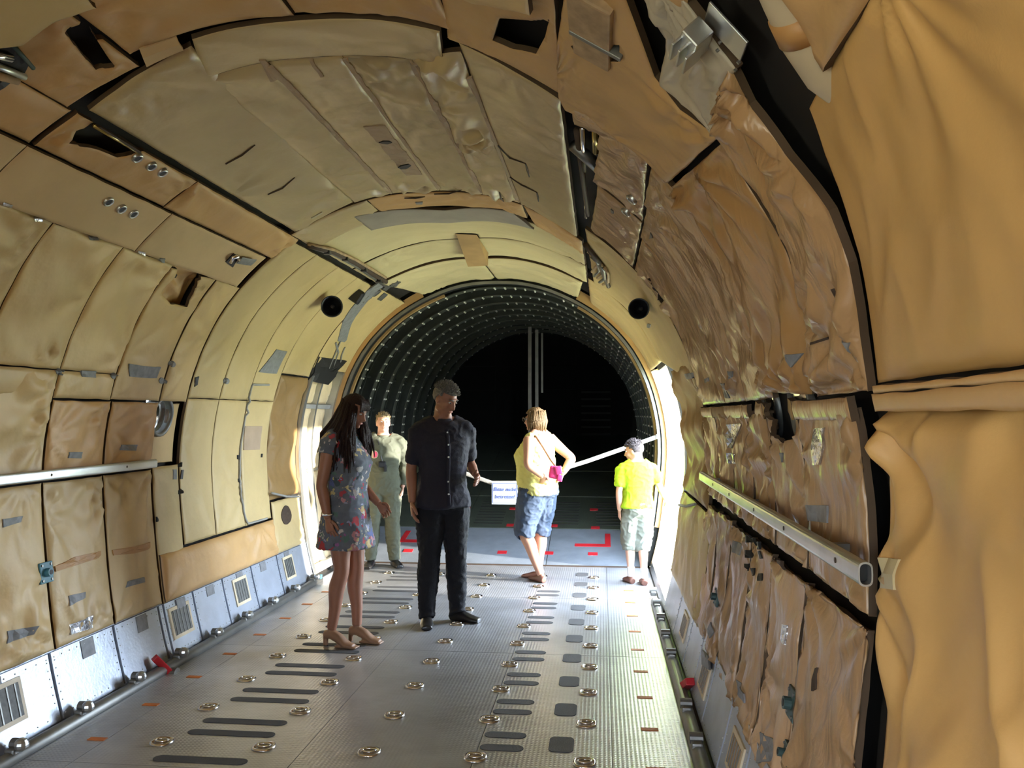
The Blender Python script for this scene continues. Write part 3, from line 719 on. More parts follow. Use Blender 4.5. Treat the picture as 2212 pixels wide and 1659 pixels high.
for y in (3.55, 4.25, 4.78, 5.24, 5.66, 6.14, 6.58, 7.1):
    quadplate('placard', bl, -1, 3.665, 3.735 if y > 5 else 3.76, y - 0.055, y + 0.055, 0.0, 0.004 if abs(y-5.24) > .01 else 0.010, 'grey_tape')
br = skirt('baseboard_right', 1, 0.6, 6.74, [1.6, 2.14, 2.74, 3.24, 3.69, 4.23, 4.71, 5.2, 5.9, 6.72])
for y0, y1 in ((3.3, 3.55), (4.3, 4.55), (5.35, 5.6)): vent(br, 1, y0, y1, 3.74, 3.90, 'wood')
# ------------------------------------------------------------------ ring frame at the ramp hinge, tail barrel, ramp
YR = 8.60
def arch(name, s0, s1, y0, y1, d0, d1, material, parent=None, n=64, smooth=False):
    V, Fc = [], []
    for k in range(n + 1):
        s = s0 + (s1 - s0) * k / n
        V += [hp(s, y0, d0), hp(s, y0, d1), hp(s, y1, d1), hp(s, y1, d0)]
    for k in range(n):
        a, b = 4 * k, 4 * k + 4
        for i in range(4): Fc.append([a + i, a + (i + 1) % 4, b + (i + 1) % 4, b + i])
    Fc += [[0, 3, 2, 1], [4*n, 4*n+1, 4*n+2, 4*n+3]]
    o = pyd(name, V, Fc, material, parent)
    bm = bmesh.new(); bm.from_mesh(o.data); bmesh.ops.recalc_face_normals(bm, faces=bm.faces); bm.to_mesh(o.data); bm.free()
    return o
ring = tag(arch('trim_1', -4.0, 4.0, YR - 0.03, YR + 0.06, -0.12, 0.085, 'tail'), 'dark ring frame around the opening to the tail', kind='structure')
arch('ring_seal', -3.95, 3.95, YR - 0.06, YR - 0.032, 0.060, 0.088, 'alu_dark', ring)
arch('ring_lining', -3.3, -0.8, YR - 0.05, YR - 0.03, -0.03, 0.045, 'tan', ring)
arch('ring_lining', 0.9, 3.6, YR - 0.05, YR - 0.03, -0.05, 0.045, 'tan', ring)
arch('ring_channel', -3.9, -0.6, YR + 0.06, YR + 0.10, 0.02, 0.11, 'seam', ring)
arch('ring_channel', 0.95, 3.9, YR + 0.06, YR + 0.10, 0.02, 0.11, 'seam', ring)
YT = 14.4
V, Fc = [], []
nt_ = 60
for k in range(nt_ + 1):
    s = -SM + 2 * SM * k / nt_
    V += [hp(s, YR + 0.05, -0.05), hp(s, YT, -0.05), hp(s, YT, -0.15), hp(s, YR + 0.05, -0.15)]
for k in range(nt_):
    a, b = 4 * k, 4 * k + 4; Fc += [[a, a+1, b+1, b], [a+3, b+3, b+2, a+2], [a, b, b+3, a+3], [a+1, a+2, b+2, b+1]]
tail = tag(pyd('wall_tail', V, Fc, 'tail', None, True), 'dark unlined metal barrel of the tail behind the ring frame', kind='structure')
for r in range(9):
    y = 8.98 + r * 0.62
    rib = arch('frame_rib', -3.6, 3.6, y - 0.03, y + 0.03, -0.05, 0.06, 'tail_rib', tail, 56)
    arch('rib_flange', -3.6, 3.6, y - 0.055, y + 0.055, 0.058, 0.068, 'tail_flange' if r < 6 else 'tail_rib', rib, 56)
    bm = bmesh.new()
    for k in range(62):
        for dy in (-0.04, 0.04) if r < 5 else (-0.04,):
            if noise.noise(Vector((k * 0.9, r * 3.1, dy * 40))) < -0.28: continue
            c = hp(-3.5 + 7.0 * k / 61, y + dy, 0.07); q = bmesh.ops.create_icosphere(bm, subdivisions=1, radius=0.0135)
            for v in q['verts']: v.co += c
    st = obj('studs', bm, 'stud', rib, True); st['kind'] = 'stuff'
    for dyy in (0.2, 0.4):
        inter = arch('frame_rib', -3.6, 3.6, y + dyy - 0.012, y + dyy + 0.012, -0.05, 0.0, 'tail_rib', tail, 40)
for k in range(17):
    s = -3.2 + 6.4 * k / 16
    a, b = hp(s, YR + 0.1, -0.02), hp(s, YT, -0.02)
    bm = bmesh.new(); tube(bm, [a, b], 0.014, 4); obj('stringer', bm, 'tail_rib', tail)
# ramp
RS = 0.21
def rampz(y): return RS * (y - YR)
def slab(name, x0, x1, y0, y1, material, parent=None, th=0.05, lift=0.0):
    V = [(x, y, rampz(y) + lift - t) for t in (0, th) for x, y in ((x0, y0), (x1, y0), (x1, y1), (x0, y1))]
    return pyd(name, V, [[0, 1, 2, 3], [4, 7, 6, 5], [0, 4, 5, 1], [1, 5, 6, 2], [2, 6, 7, 3], [3, 7, 4, 0]], material, parent)
ramp = tag(slab('floor_ramp', FX0 - 0.02, FX1 + 0.02, YR + 0.01, YT, 'ramp_dark', None, 0.08, -0.006), 'loading ramp rising into the dark tail', kind='structure')
for a, b in ((-1.56, -0.52), (-0.52, 0.52), (0.52, 1.56)):
    slab('ramp_plate', X0 + a + 0.004, X0 + b - 0.004, YR + 0.015, 9.70, 'ramp_plate', ramp, 0.01, 0.0)  # paler plate colour partly stands in for the sunlit strip by the hinge
    for y0, y1 in ((9.72, 10.9), (10.92, 12.1), (12.12, 13.2)): slab('ramp_plate', X0 + a + 0.004, X0 + b - 0.004, y0, y1, 'ramp_dark', ramp, 0.01, 0.0)
box('hinge_strip', (X0, YR + 0.0, 0.004), (3.1, 0.03, 0.012), 'brown_dark', ramp)
slab('red_corner_mark', 0.03, 0.09, 9.16, 9.56, 'red', ramp, 0.004, 0.003); slab('red_corner_mark', -0.30, 0.03, 9.16, 9.24, 'red', ramp, 0.004, 0.003)
slab('red_corner_mark', -2.27, -2.21, 9.2, 9.56, 'red', ramp, 0.004, 0.003); slab('red_corner_mark', -2.21, -1.9, 9.2, 9.28, 'red', ramp, 0.004, 0.003)
for (x, y) in ((-1.07, 8.95), (-0.57, 8.95), (-0.1, 8.95), (-2.1, 8.95), (-1.57, 8.95), (-0.08, 9.75), (-0.57, 9.8), (-1.07, 9.8), (-1.8, 9.8), (-0.1, 10.4), (-1.1, 10.4), (-1.7, 10.4)):
    slab('ramp_fitting', x - 0.05, x + 0.05, y - 0.04, y + 0.04, 'red', ramp, 0.004, 0.004)
for gx in (-1.35, -0.45, 0.1):
    for k in range(9): slab('ramp_slot', gx - 0.17 , gx + 0.17, 9.85 + k * 0.10, 9.87 + k * 0.10, 'black', ramp, 0.003, 0.003)
# back wall with doors of the rear hatch
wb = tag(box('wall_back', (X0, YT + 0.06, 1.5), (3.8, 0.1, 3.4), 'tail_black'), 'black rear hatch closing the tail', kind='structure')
for ix in (-1.2, -0.45, 0.45, 1.2):
    for iz in (1.35, 1.75, 2.15, 2.5): box('hatch_panel', (X0 + ix * 0.85, YT - 0.01, iz), (0.55, 0.03, 0.33 if iz < 2.4 else 0.22), 'tail_black', wb)
for k in range(8): box('hatch_rung', (X0 + 1.0, YT - 0.04, 1.1 + 0.12 * k), (0.5, 0.02, 0.03), 'tail', wb)
for x, z0, z1, w in ((-0.035, 1.0, 2.95, 0.055), (0.075, 1.0, 2.9, 0.05), (0.16, 1.9, 2.85, 0.03)):
    p = box('tail_strut', (X0 + x, 13.2, (z0 + z1) / 2), (w, w, z1 - z0), 'alu_dark', None)
    tag(p, {0.055: 'thickest tall upright strut in the middle of the dark tail', 0.05: 'second tall upright strut close beside the thickest one in the tail', 0.03: 'thin short strut hanging beside the tail uprights'}[w], 'strut', 'uprights in the tail')
# ------------------------------------------------------------------ side doors
d1 = tag(arch('door_1', -3.97, -2.0, 7.60, 7.66, -0.13, 0.012, 'alu', None, 24), 'left side door with sunlit quilted lining', kind='structure')
arch('door_jamb', -3.97, -2.0, 8.50, 8.55, -0.13, 0.0, 'alu', d1, 24)
arch('door_jamb', -3.97, -3.90, 7.60, 8.55, -0.13, 0.005, 'white', d1, 4)
for (a, b, c, d) in ((-3.9, -3.02, 7.67, 8.06), (-3.9, -3.02, 8.10, 8.5), (-3.0, -2.39, 7.67, 8.06), (-3.0, -2.39, 8.10, 8.5), (-2.36, -2.1, 7.67, 8.06), (-2.36, -2.1, 8.10, 8.5)):
    rect(d1, a, b, c, d, 'quilt', off=-0.085, bulge=0.04, wr=0.006, crease=0.006, folds=3, name='quilted_pad', gap=0.002)
arch('door_rib', -3.95, -2.05, 8.06, 8.10, -0.10, -0.03, 'alu', d1, 24)
quadplate('door_strap', d1, -1, 2.36, 2.40, 7.66, 8.5, -0.09, -0.032, 'rope')
quadplate('door_label', d1, -1, 2.72, 2.92, 7.68, 7.98, -0.06, -0.035, 'white')
V = [hp(-3.97, 7.62, -0.10), hp(-3.97, 8.52, -0.10), hp(-2.03, 8.52, -0.12), hp(-2.03, 7.62, -0.12)]
arch('door_skin', -3.97, -2.0, 7.62, 8.54, -0.16, -0.10, 'ivory', d1, 24)
d2 = tag(arch('door_2', 2.0, 3.97, 6.68, 6.73, -0.16, 0.0, 'alu', None, 24), 'open right side door frame with daylight behind', kind='structure')
arch('door_jamb', 2.0, 3.97, 8.50, 8.56, -0.30, 0.0, 'quilt', d2, 24)
quadplate('door_sill', d2, 1, 3.94, 4.02, 6.7, 8.55, -0.25, 0.0, 'alu')
# ------------------------------------------------------------------ ground outside
bm = bmesh.new(); bmesh.ops.create_grid(bm, x_segments=1, y_segments=1, size=150)
for v in bm.verts: v.co.z = -1.35
tag(obj('ground', bm, 'ground'), 'sunlit grass airfield outside the aircraft', kind='structure')
# ------------------------------------------------------------------ SECTION: people
def skinmat(name, col):
    m = mat(name, col, rough=0.5, var=0.06, vscale=18, bump=0.03, bscale=120)
    p = m.node_tree.nodes['Principled BSDF']; p.inputs['Subsurface Weight'].default_value = 0.08; p.inputs['Subsurface Radius'].default_value = (0.02, 0.008, 0.004)
skinmat('skin_a', (0.34, 0.155, 0.095)); skinmat('skin_b', (0.50, 0.27, 0.19)); skinmat('skin_c', (0.62, 0.36, 0.27))
CL = dict(rough=0.8, bump=0.25, bscale=220, bump2=0.2, b2scale=18, spec=0.3, var=0.08)
mat('shirt_navy', (0.020, 0.019, 0.030), **CL); mat('trousers_black', (0.010, 0.010, 0.013), **CL)
mat('leather_black', (0.015, 0.014, 0.014), rough=0.3); mat('leather_tan', (0.30, 0.17, 0.10), rough=0.5); mat('leather_brown', (0.16, 0.07, 0.05), rough=0.5)
mat('suit_green', (0.105, 0.115, 0.085), **CL); mat('top_yellow', (0.66, 0.64, 0.22), **CL); mat('denim', (0.050, 0.072, 0.120), **CL)
mat('tee_lime', (0.42, 0.70, 0.025), **CL); mat('shorts_grey', (0.21, 0.225, 0.20), **CL); mat('sock', (0.8, 0.8, 0.8), rough=0.9)
HR = dict(spec=0.25, rough=0.62, var=0.3, vscale=60, bump=0.4, bscale=150)
mat('hair_brown', (0.022, 0.010, 0.008), **HR); mat('hair_grey', (0.17, 0.16, 0.15), **HR); mat('hair_blond', (0.34, 0.26, 0.15), **HR)
mat('hair_bob', (0.15, 0.10, 0.055), **HR); mat('hair_dark', (0.06, 0.05, 0.055), **HR)
mat('eye_white', (0.7, 0.68, 0.65), rough=0.2); mat('iris', (0.02, 0.015, 0.012), rough=0.2)
mat('lip', (0.40, 0.15, 0.12), rough=0.5); mat('pink', (0.75, 0.05, 0.20), rough=0.4, bump2=0.3, b2scale=25); mat('strap_tan', (0.40, 0.24, 0.15), rough=0.5)
mat('plastic_black', (0.012, 0.014, 0.02), rough=0.35); mat('silver', (0.7, 0.7, 0.72), rough=0.2, metal=1.0)
def floral():
    m = mat('dress_floral', (0.13, 0.15, 0.19), rough=0.85, var=0.2, vscale=14)
    nt = m.node_tree; N = nt.nodes; L = nt.links; p = N['Principled BSDF']
    tc = N.new('ShaderNodeTexCoord'); src = p.inputs['Base Color'].links[0].from_socket
    for sc, thr, cols in ((11.0, 0.36, ((0.42, 0.05, 0.06), (0.55, 0.42, 0.20), (0.50, 0.25, 0.28), (0.12, 0.15, 0.34), (0.06, 0.09, 0.10), (0.45, 0.45, 0.45))),
                          (20.0, 0.34, ((0.40, 0.06, 0.08), (0.58, 0.50, 0.25), (0.10, 0.18, 0.16), (0.32, 0.34, 0.50), (0.55, 0.5, 0.48), (0.3, 0.12, 0.3)))):
        v = N.new('ShaderNodeTexVoronoi'); v.inputs['Scale'].default_value = sc
        nzd = N.new('ShaderNodeTexNoise'); nzd.inputs['Scale'].default_value = 20; L.new(tc.outputs['Object'], nzd.inputs['Vector'])
        mxd = N.new('ShaderNodeMix'); mxd.data_type = 'RGBA'; mxd.blend_type = 'LINEAR_LIGHT'; mxd.inputs[0].default_value = 0.06
        L.new(tc.outputs['Object'], mxd.inputs[6]); L.new(nzd.outputs['Color'], mxd.inputs[7]); L.new(mxd.outputs[2], v.inputs['Vector'])
        sep = N.new('ShaderNodeSeparateColor'); L.new(v.outputs['Color'], sep.inputs[0])
        cr = N.new('ShaderNodeValToRGB'); cr.color_ramp.interpolation = 'CONSTANT'
        while len(cr.color_ramp.elements) < len(cols): cr.color_ramp.elements.new(0.5)
        for k, c in enumerate(cols): cr.color_ramp.elements[k].position = k / len(cols); cr.color_ramp.elements[k].color = (*c, 1)
        L.new(sep.outputs[0], cr.inputs[0])
        lt = N.new('ShaderNodeMath'); lt.operation = 'LESS_THAN'; lt.inputs[1].default_value = thr; L.new(v.outputs['Distance'], lt.inputs[0])
        mx = N.new('ShaderNodeMix'); mx.data_type = 'RGBA'; L.new(lt.outputs[0], mx.inputs[0]); L.new(src, mx.inputs[6]); L.new(cr.outputs[0], mx.inputs[7]); src = mx.outputs[2]
    L.new(src, p.inputs['Base Color'])
floral()

def ell(bm, c, r, R=None, seg=16, rg=10):
    q = bmesh.ops.create_uvsphere(bm, u_segments=seg, v_segments=rg, radius=1.0)
    for v in q['verts']:
        p = Vector((v.co.x * r[0], v.co.y * r[1], v.co.z * r[2])); v.co = (R @ p if R else p) + Vector(c)
def remesh(bm, vox, it=3, fac=0.5, wrinkle=0.0, seed=0, wsc=(9, 9, 5)):
    bmesh.ops.recalc_face_normals(bm, faces=bm.faces)
    me = bpy.data.meshes.new('tmp'); bm.to_mesh(me); bm.free()
    o = bpy.data.objects.new('tmp', me); COL.objects.link(o)
    r = o.modifiers.new('r', 'REMESH'); r.mode = 'VOXEL'; r.voxel_size = vox
    if it: s_ = o.modifiers.new('s', 'SMOOTH'); s_.factor = fac; s_.iterations = it
    dg = bpy.context.evaluated_depsgraph_get(); dg.update()
    m2 = bpy.data.meshes.new_from_object(o.evaluated_get(dg))
    bpy.data.objects.remove(o); bpy.data.meshes.remove(me)
    if wrinkle:
        nv = [v.normal.copy() for v in m2.vertices]
        for v, nn in zip(m2.vertices, nv):
            c = v.co
            a = noise.noise(Vector((c.x * wsc[0], c.y * wsc[1], c.z * wsc[2] + seed)))
            b = noise.noise(Vector((c.x * 16 + a, c.y * 16, c.z * 22 + seed * 2)))
            v.co = c + nn * wrinkle * (a * 1.5 + max(0, 1 - abs(b) * 4) * 0.9)
    return m2
def limb(pts, rads, n=5):
    """smooth limb polyline with eased radii"""
    P = [Vector(p) for p in pts]; out, rr = [], []
    PP = [P[0]] + P + [P[-1]]; RR = [rads[0]] + list(rads) + [rads[-1]]
    for i in range(1, len(PP) - 2):
        for k in range(n):
            t = k / n
            f = lambda a, b, c, d: 0.5 * (2*b + (c - a) * t + (2*a - 5*b + 4*c - d) * t*t + (3*b - a - 3*c + d) * t**3)
            out.append(Vector([f(PP[i-1][j], PP[i][j], PP[i+1][j], PP[i+2][j]) for j in range(3)])); rr.append(max(0.003, f(RR[i-1], RR[i], RR[i+1], RR[i+2])))
    out.append(P[-1]); rr.append(rads[-1]); return out, rr
def torso(bm, secs, Hh, z0=0, z1=2, infl=0.0, bend=None, seg=26, sc=(1, 1)):
    pts = []
    for z, rx, ry, oy in secs:
        if z0 - 1e-6 <= z <= z1 + 1e-6: pts.append((z * Hh, rx * Hh * sc[0] + infl, ry * Hh * sc[1] + infl, oy * Hh))
    rings = []
    # dense interpolation
    dense = []
    for a, b in zip(pts, pts[1:]):
        for k in range(4):
            t = k / 4; dense.append(tuple(a[j] + (b[j] - a[j]) * t for j in range(4)))
    dense.append(pts[-1])
    for z, rx, ry, oy in dense:
        dx, dy = bend(z) if bend else (0, 0)
        ring_ = []
        for k in range(seg):
            t = k * 2 * PI / seg; c, s = math.cos(t), math.sin(t)
            ring_.append(bm.verts.new((dx + rx * math.copysign(abs(c) ** 0.85, c), dy + oy + ry * math.copysign(abs(s) ** 0.85, s), z)))
        rings.append(ring_)
    for A, B in zip(rings, rings[1:]):
        for k in range(seg): bm.faces.new((A[k], A[(k+1) % seg], B[(k+1) % seg], B[k]))
    bm.faces.new(rings[0][::-1]); bm.faces.new(rings[-1])
MALE = [(0.455, .055, .050, 0), (0.48, .084, .066, 0), (0.52, .096, .072, -.004), (0.56, .094, .068, 0), (0.60, .088, .066, .004), (0.65, .090, .067, .004), (0.70, .097, .069, .002),
        (0.75, .104, .070, 0), (0.79, .106, .062, -.004), (0.815, .092, .050, -.006), (0.835, .056, .040, -.006), (0.86, .036, .036, 0), (0.90, .033, .035, .006)]
FEM = [(0.455, .055, .050, 0), (0.48, .088, .068, 0), (0.52, .100, .074, -.006), (0.56, .092, .066, 0), (0.61, .076, .056, .002), (0.65, .078, .058, .004), (0.70, .086, .070, .010),
       (0.73, .090, .076, .014), (0.77, .092, .062, .002), (0.80, .090, .052, -.004), (0.82, .076, .043, -.006), (0.84, .044, .035, -.004), (0.86, .030, .031, 0), (0.90, .029, .031, .006)]
def hand(bm, wr_, d, n, Hh, curl=0.5, thumb=1, spread=0.05):
    """palm and five fingers from the wrist; d along the hand, n the way the palm faces, thumb = which side"""
    d = Vector(d).normalized(); n = Vector(n); n = (n - d * n.dot(d)).normalized(); sd = d.cross(n) * thumb
    k = Hh / 1.75; w = Vector(wr_)
    tube(bm, [w - d * 0.02 * k, w + d * 0.015 * k, w + d * 0.05 * k, w + d * 0.088 * k, w + d * 0.096 * k], [(0.018 * k, 0.022 * k), (0.016 * k, 0.028 * k), (0.015 * k, 0.038 * k), (0.012 * k, 0.041 * k), (0.006 * k, 0.036 * k)], 14, ref=n)
    for i, (L_, o) in enumerate(((0.074, 1.5), (0.082, 0.5), (0.076, -0.5), (0.060, -1.5))):
        b = w + d * (0.082 - 0.004 * abs(o - 0.3)) * k + sd * o * 0.0205 * k
        dr = (d + sd * o * spread).normalized(); pts = [b]; ang = 0.12
        for f in (0.45, 0.30, 0.25):
            ang += curl * (0.55 + 0.15 * i * 0.3)
            v = dr * math.cos(ang) + n * math.sin(ang); pts.append(pts[-1] + v * L_ * f * k)
        tube(bm, pts, [0.0095 * k, 0.0090 * k, 0.0085 * k, 0.0060 * k], 8)
    b = w + d * 0.022 * k + sd * 0.026 * k
    dr = (d * 0.72 + sd * 0.55 + n * 0.30).normalized(); dr2 = (d * 0.93 + sd * 0.12 + n * 0.35).normalized()
    tube(bm, [b, b + dr * 0.036 * k, b + dr * 0.036 * k + dr2 * 0.030 * k, b + dr * 0.036 * k + dr2 * 0.052 * k], [0.014 * k, 0.0115 * k, 0.0105 * k, 0.007 * k], 8)
def headvol(bm, hc, R, k, fem=False):
    e = lambda c, r: ell(bm, hc + R @ (Vector(c) * k), tuple(q * k for q in r), R)
    j = 0.92 if fem else 1.0
    e((0, -.010, .024), (.074, .094, .092)); e((0, .026, -.022), (.060 * j, .066, .086)); e((0, .052, -.080), (.035 * j, .034, .028))
    for s in (-1, 1):
        e((s * .034, .054, -.030), (.026, .030, .030)); e((s * .074, -.004, -.008), (.009, .021, .031)); e((s * .045 * j, .015, -.068), (.018, .040, .026))
        e((s * .011, .098, -.030), (.010, .011, .009))
    e((0, .080, .032), (.050, .016, .010)); e((0, .087, -.058), (.023, .010, .010)); e((0, .080, -.090), (.02, .015, .014))
    a = [hc + R @ (Vector(q) * k) for q in ((0, .086, .022), (0, .098, -.006), (0, .113, -.028), (0, .100, -.036))]
    tube(bm, a, [0.009 * k, 0.011 * k, 0.013 * k, 0.010 * k], 10)
def hairshell(bm, hc, R, k, keep, puff=1.0, nz=0.006, fr=40, seg=56, rg=36):
    ro, ri = (.082 * puff, .103 * puff, .101 * puff), (.070, .090, .088)
    idx = {}
    def vert(i, j, o):
        i %= seg
        if (i, j, o) in idx: return idx[i, j, o]
        th, ph = i * 2 * PI / seg, PI * j / rg
        d = Vector((math.sin(ph) * math.cos(th), math.sin(ph) * math.sin(th), math.cos(ph)))
        r = ri if o else ro
        p = Vector((d.x * r[0], d.y * r[1], d.z * r[2]))
        if not o: p *= 1 + (nz * 10) * noise.noise(Vector((d.x * fr * .25, d.y * fr * .25, d.z * fr * .08))) + nz * 6 * noise.noise(d * fr)
        idx[i, j, o] = bm.verts.new(hc + R @ ((p + Vector((0, -.010, .024))) * k)); return idx[i, j, o]
    def ok(i, j):
        if not 0 <= j < rg: return False
        th, ph = (i + .5) * 2 * PI / seg, PI * (j + .5) / rg
        return keep(Vector((math.sin(ph) * math.cos(th), math.sin(ph) * math.sin(th), math.cos(ph))))
    def face(*v):
        v2 = []
        for q in v:
            if q not in v2: v2.append(q)
        if len(v2) > 2:
            try: bm.faces.new(v2)
            except ValueError: pass
    for i in range(seg):
        for j in range(rg):
            if not ok(i, j): continue
            face(vert(i, j, 0), vert(i, j+1, 0), vert(i+1, j+1, 0), vert(i+1, j, 0))
            face(vert(i, j, 1), vert(i+1, j, 1), vert(i+1, j+1, 1), vert(i, j+1, 1))
            for (a, b, di, dj) in (((i, j), (i, j+1), -1, 0), ((i+1, j+1), (i+1, j), 1, 0), ((i, j+1), (i+1, j+1), 0, 1), ((i+1, j), (i, j), 0, -1)):
                if not ok((i + di) % seg, j + dj): face(vert(*a, 0), vert(*a, 1), vert(*b, 1), vert(*b, 0))
def eyes(root, hc, R, k, hairmat, M):
    for s in (-1, 1):
        bm = bmesh.new(); ell(bm, hc + R @ (Vector((s * .031, .080, .010)) * k), (.012 * k, .009 * k, .0052 * k), R, 12, 8); o = obj('eye', bm, 'eye_white', root, True)
        bm = bmesh.new(); ell(bm, hc + R @ (Vector((s * .031, .087, .009)) * k), (.0060 * k, .0040 * k, .0050 * k), R, 10, 6); obj('iris', bm, 'iris', o, True)
        bm = bmesh.new(); tube(bm, [hc + R @ (Vector(q) * k) for q in ((s * .014, .093, .030), (s * .032, .091, .036), (s * .050, .078, .030))], [.004 * k, .005 * k, .003 * k], 6); obj('eyebrow', bm, hairmat, root, True)
    bm = bmesh.new(); ell(bm, hc + R @ (Vector((0, .094, -.058)) * k), (.021 * k, .006 * k, .008 * k), R, 12, 8); obj('lips', bm, 'lip', root, True)
def leg(bm, h, kn, an, Hh, infl=0.0, fat=1.0, cut=None):
    h, kn, an = Vector(h), Vector(kn), Vector(an)
    calf = kn.lerp(an, 0.3) + Vector((0, -0.008 * Hh, 0))
    pts = [h, h.lerp(kn, 0.35), h.lerp(kn, 0.75), kn, calf, kn.lerp(an, 0.65), an]
    rad = [x * Hh * fat + infl for x in (.054, .050, .038, .032, .033, .025, .020)]
    P, r = limb(pts, rad, 4); tube(bm, P, r, 16); return P, r
def foot(bm, an, d, Hh, infl=0.0, up=0.0, ln=1.0):
    d = Vector((d[0], d[1], 0)).normalized(); a = Vector(an); k = Hh / 1.75; g = Vector((a.x, a.y, 0))
    P = [g - d * .055 * k + Vector((0, 0, .030 * k + up)), g + Vector((0, 0, .040 * k + up)), g + d * .06 * k * ln + Vector((0, 0, .034 * k + up * .6)), g + d * .13 * k * ln + Vector((0, 0, .022 * k)), g + d * .185 * k * ln + Vector((0, 0, .016 * k))]
    tube(bm, P, [(.026 * k + infl, .026 * k + infl), (.036 * k + infl, .033 * k + infl), (.032 * k + infl, .038 * k + infl), (.020 * k + infl, .044 * k + infl), (.012 * k + infl, .032 * k + infl)], 14, ref=(0, 0, 1))
    tube(bm, [a + Vector((0, 0, .02 * k)), g + Vector((0, 0, .035 * k + up))], [.022 * k + infl, .030 * k + infl], 12)
def arm(bm, sh, el, wr_, Hh, infl=0.0, fat=1.0, upto=1.0):
    sh, el, wr_ = Vector(sh), Vector(el), Vector(wr_)
    pts = [sh, sh.lerp(el, 0.3), sh.lerp(el, 0.7), el, el.lerp(wr_, 0.3), el.lerp(wr_, 0.7), wr_]
    rad = [x * Hh * fat + infl for x in (.034, .030, .026, .0225, .0235, .019, .0150)]
    P, r = limb(pts, rad, 4)
    n = max(2, int(len(P) * upto)); tube(bm, P[:n], r[:n], 14)
    c = sh + Vector((-0.010 * Hh if sh.x > 0 else 0.010 * Hh, 0, -0.006 * Hh)); ell(bm, c, (rad[0] * 1.02, rad[0] * 1.0, rad[0] * 1.0))
    t = Vector((sh.x * 0.35, sh.y, sh.z + 0.038 * Hh)); tube(bm, [c, c.lerp(t, 0.5) + Vector((0, 0, 0.002)), t], [rad[0] * 0.86, rad[0] * 0.80, rad[0] * 0.7], 12)
    return P, r
def person(name, label, base, head_deg, Hh, secs, joints, headrot, skin, hairfn, hairmat, clothes, fem=False, hk=None, sc=(1, 1), bend=None, fat=1.0, handspec=None, feet_vis=False, group=None, heel=0.0):
    root = empty(name, (base[0], base[1], 0.0), math.radians(head_deg)); tag(root, label, 'person', group)
    bm = bmesh.new(); J = joints
    torso(bm, secs, Hh, bend=bend, sc=sc)
    for s in ('l', 'r'):
        arm(bm, *J['arm_' + s], Hh, fat=fat); leg(bm, *J['leg_' + s][:3], Hh, fat=fat)
        foot(bm, J['leg_' + s][2], J['leg_' + s][3], Hh, -0.004, heel)
    k = hk or Hh / 1.78
    hc = Vector(J['head']); R = Matrix.Rotation(math.radians(headrot[0]), 3, 'Z') @ Matrix.Rotation(math.radians(headrot[1]), 3, 'X')
    headvol(bm, hc, R, k, fem)
    nb = Vector(J.get('neck', (0, 0, 0.84 * Hh))); tube(bm, [nb, nb.lerp(hc, 0.5), hc + R @ Vector((0, -.015, -.02))], [(.056 if not fem else .046) * k] * 3, 16)
    me = remesh(bm, 0.0078, 3, 0.5)
    bm = bmesh.new(); bm.from_mesh(me); bpy.data.meshes.remove(me)
    for s in ('l', 'r'):
        hs = (handspec or {}).get(s) or (Vector(J['arm_' + s][2]) - Vector(J['arm_' + s][1]), (-1 if s == 'r' else 1, 0.2, 0), 0.45)
        hand(bm, J['arm_' + s][2], hs[0], hs[1], Hh * (1.0 if not fem else 0.95), hs[2], hs[3] if len(hs) > 3 else (1 if s == 'r' else -1))
    obj('body', bm, skin, root, True)
    eyes(root, hc, R, k, hairmat, None)
    bm = bmesh.new(); hairfn(bm, hc, R, k); bmesh.ops.recalc_face_normals(bm, faces=bm.faces); obj('hair', bm, hairmat, root, True)
    for cn, cm, fn, vox, wk in clothes:
        b2 = bmesh.new(); fn(b2)
        me = remesh(b2, vox, 2, 0.5, wk, len(cn) * 3.3 + Hh); link(cn, me, cm, root, True)
    return root
def dim(bm): return bm
# --- man in the dark shirt
def short_hair(line=0.42, nape=-0.45, nz=0.006, puff=1.0, spikes=0):
    def fn(bm, hc, R, k):
        hairshell(bm, hc, R, k, lambda d: not (d.y > 0.30 and d.z < line) and not (d.z < nape) and not (abs(d.x) > 0.55 and d.z < -0.12 and d.y > -0.15) and not (d.y > -0.05 and d.z < 0.05), puff, nz)
        rnd = random.Random(3)
        for _ in range(spikes):
            th, z = rnd.uniform(0, 2 * PI), rnd.uniform(0.25, 1); q = math.sqrt(1 - z * z)
            d = Vector((q * math.cos(th), q * math.sin(th), z))
            if d.y > 0.3 and d.z < line: continue
            p = hc + R @ ((Vector((d.x * .079, d.y * .100, d.z * .098)) + Vector((0, -.010, .024))) * k)
            v = R @ (d + Vector((rnd.uniform(-.4, .4), rnd.uniform(-.3, .5), rnd.uniform(0, .4)))).normalized()
            tube(bm, [p, p + v * 0.012 * k, p + v * 0.026 * k], [.0045 * k, .0035 * k, .0008 * k], 5)
    return fn
mh = 1.80
mj = dict(arm_r=((.182, 0, 1.44), (.232, -.035, 1.15), (.240, .035, .905)), arm_l=((-.182, 0, 1.44), (-.240, -.085, 1.18), (-.228, .095, 1.105)),
          leg_r=((.088, 0, .90), (.105, .02, .50), (.120, .0, .075), (.25, 1)), leg_l=((-.088, 0, .90), (-.100, .035, .50), (-.125, -.03, .075), (-.75, .75)), head=(-.005, .050, 1.668), neck=(0, 0, 1.49))
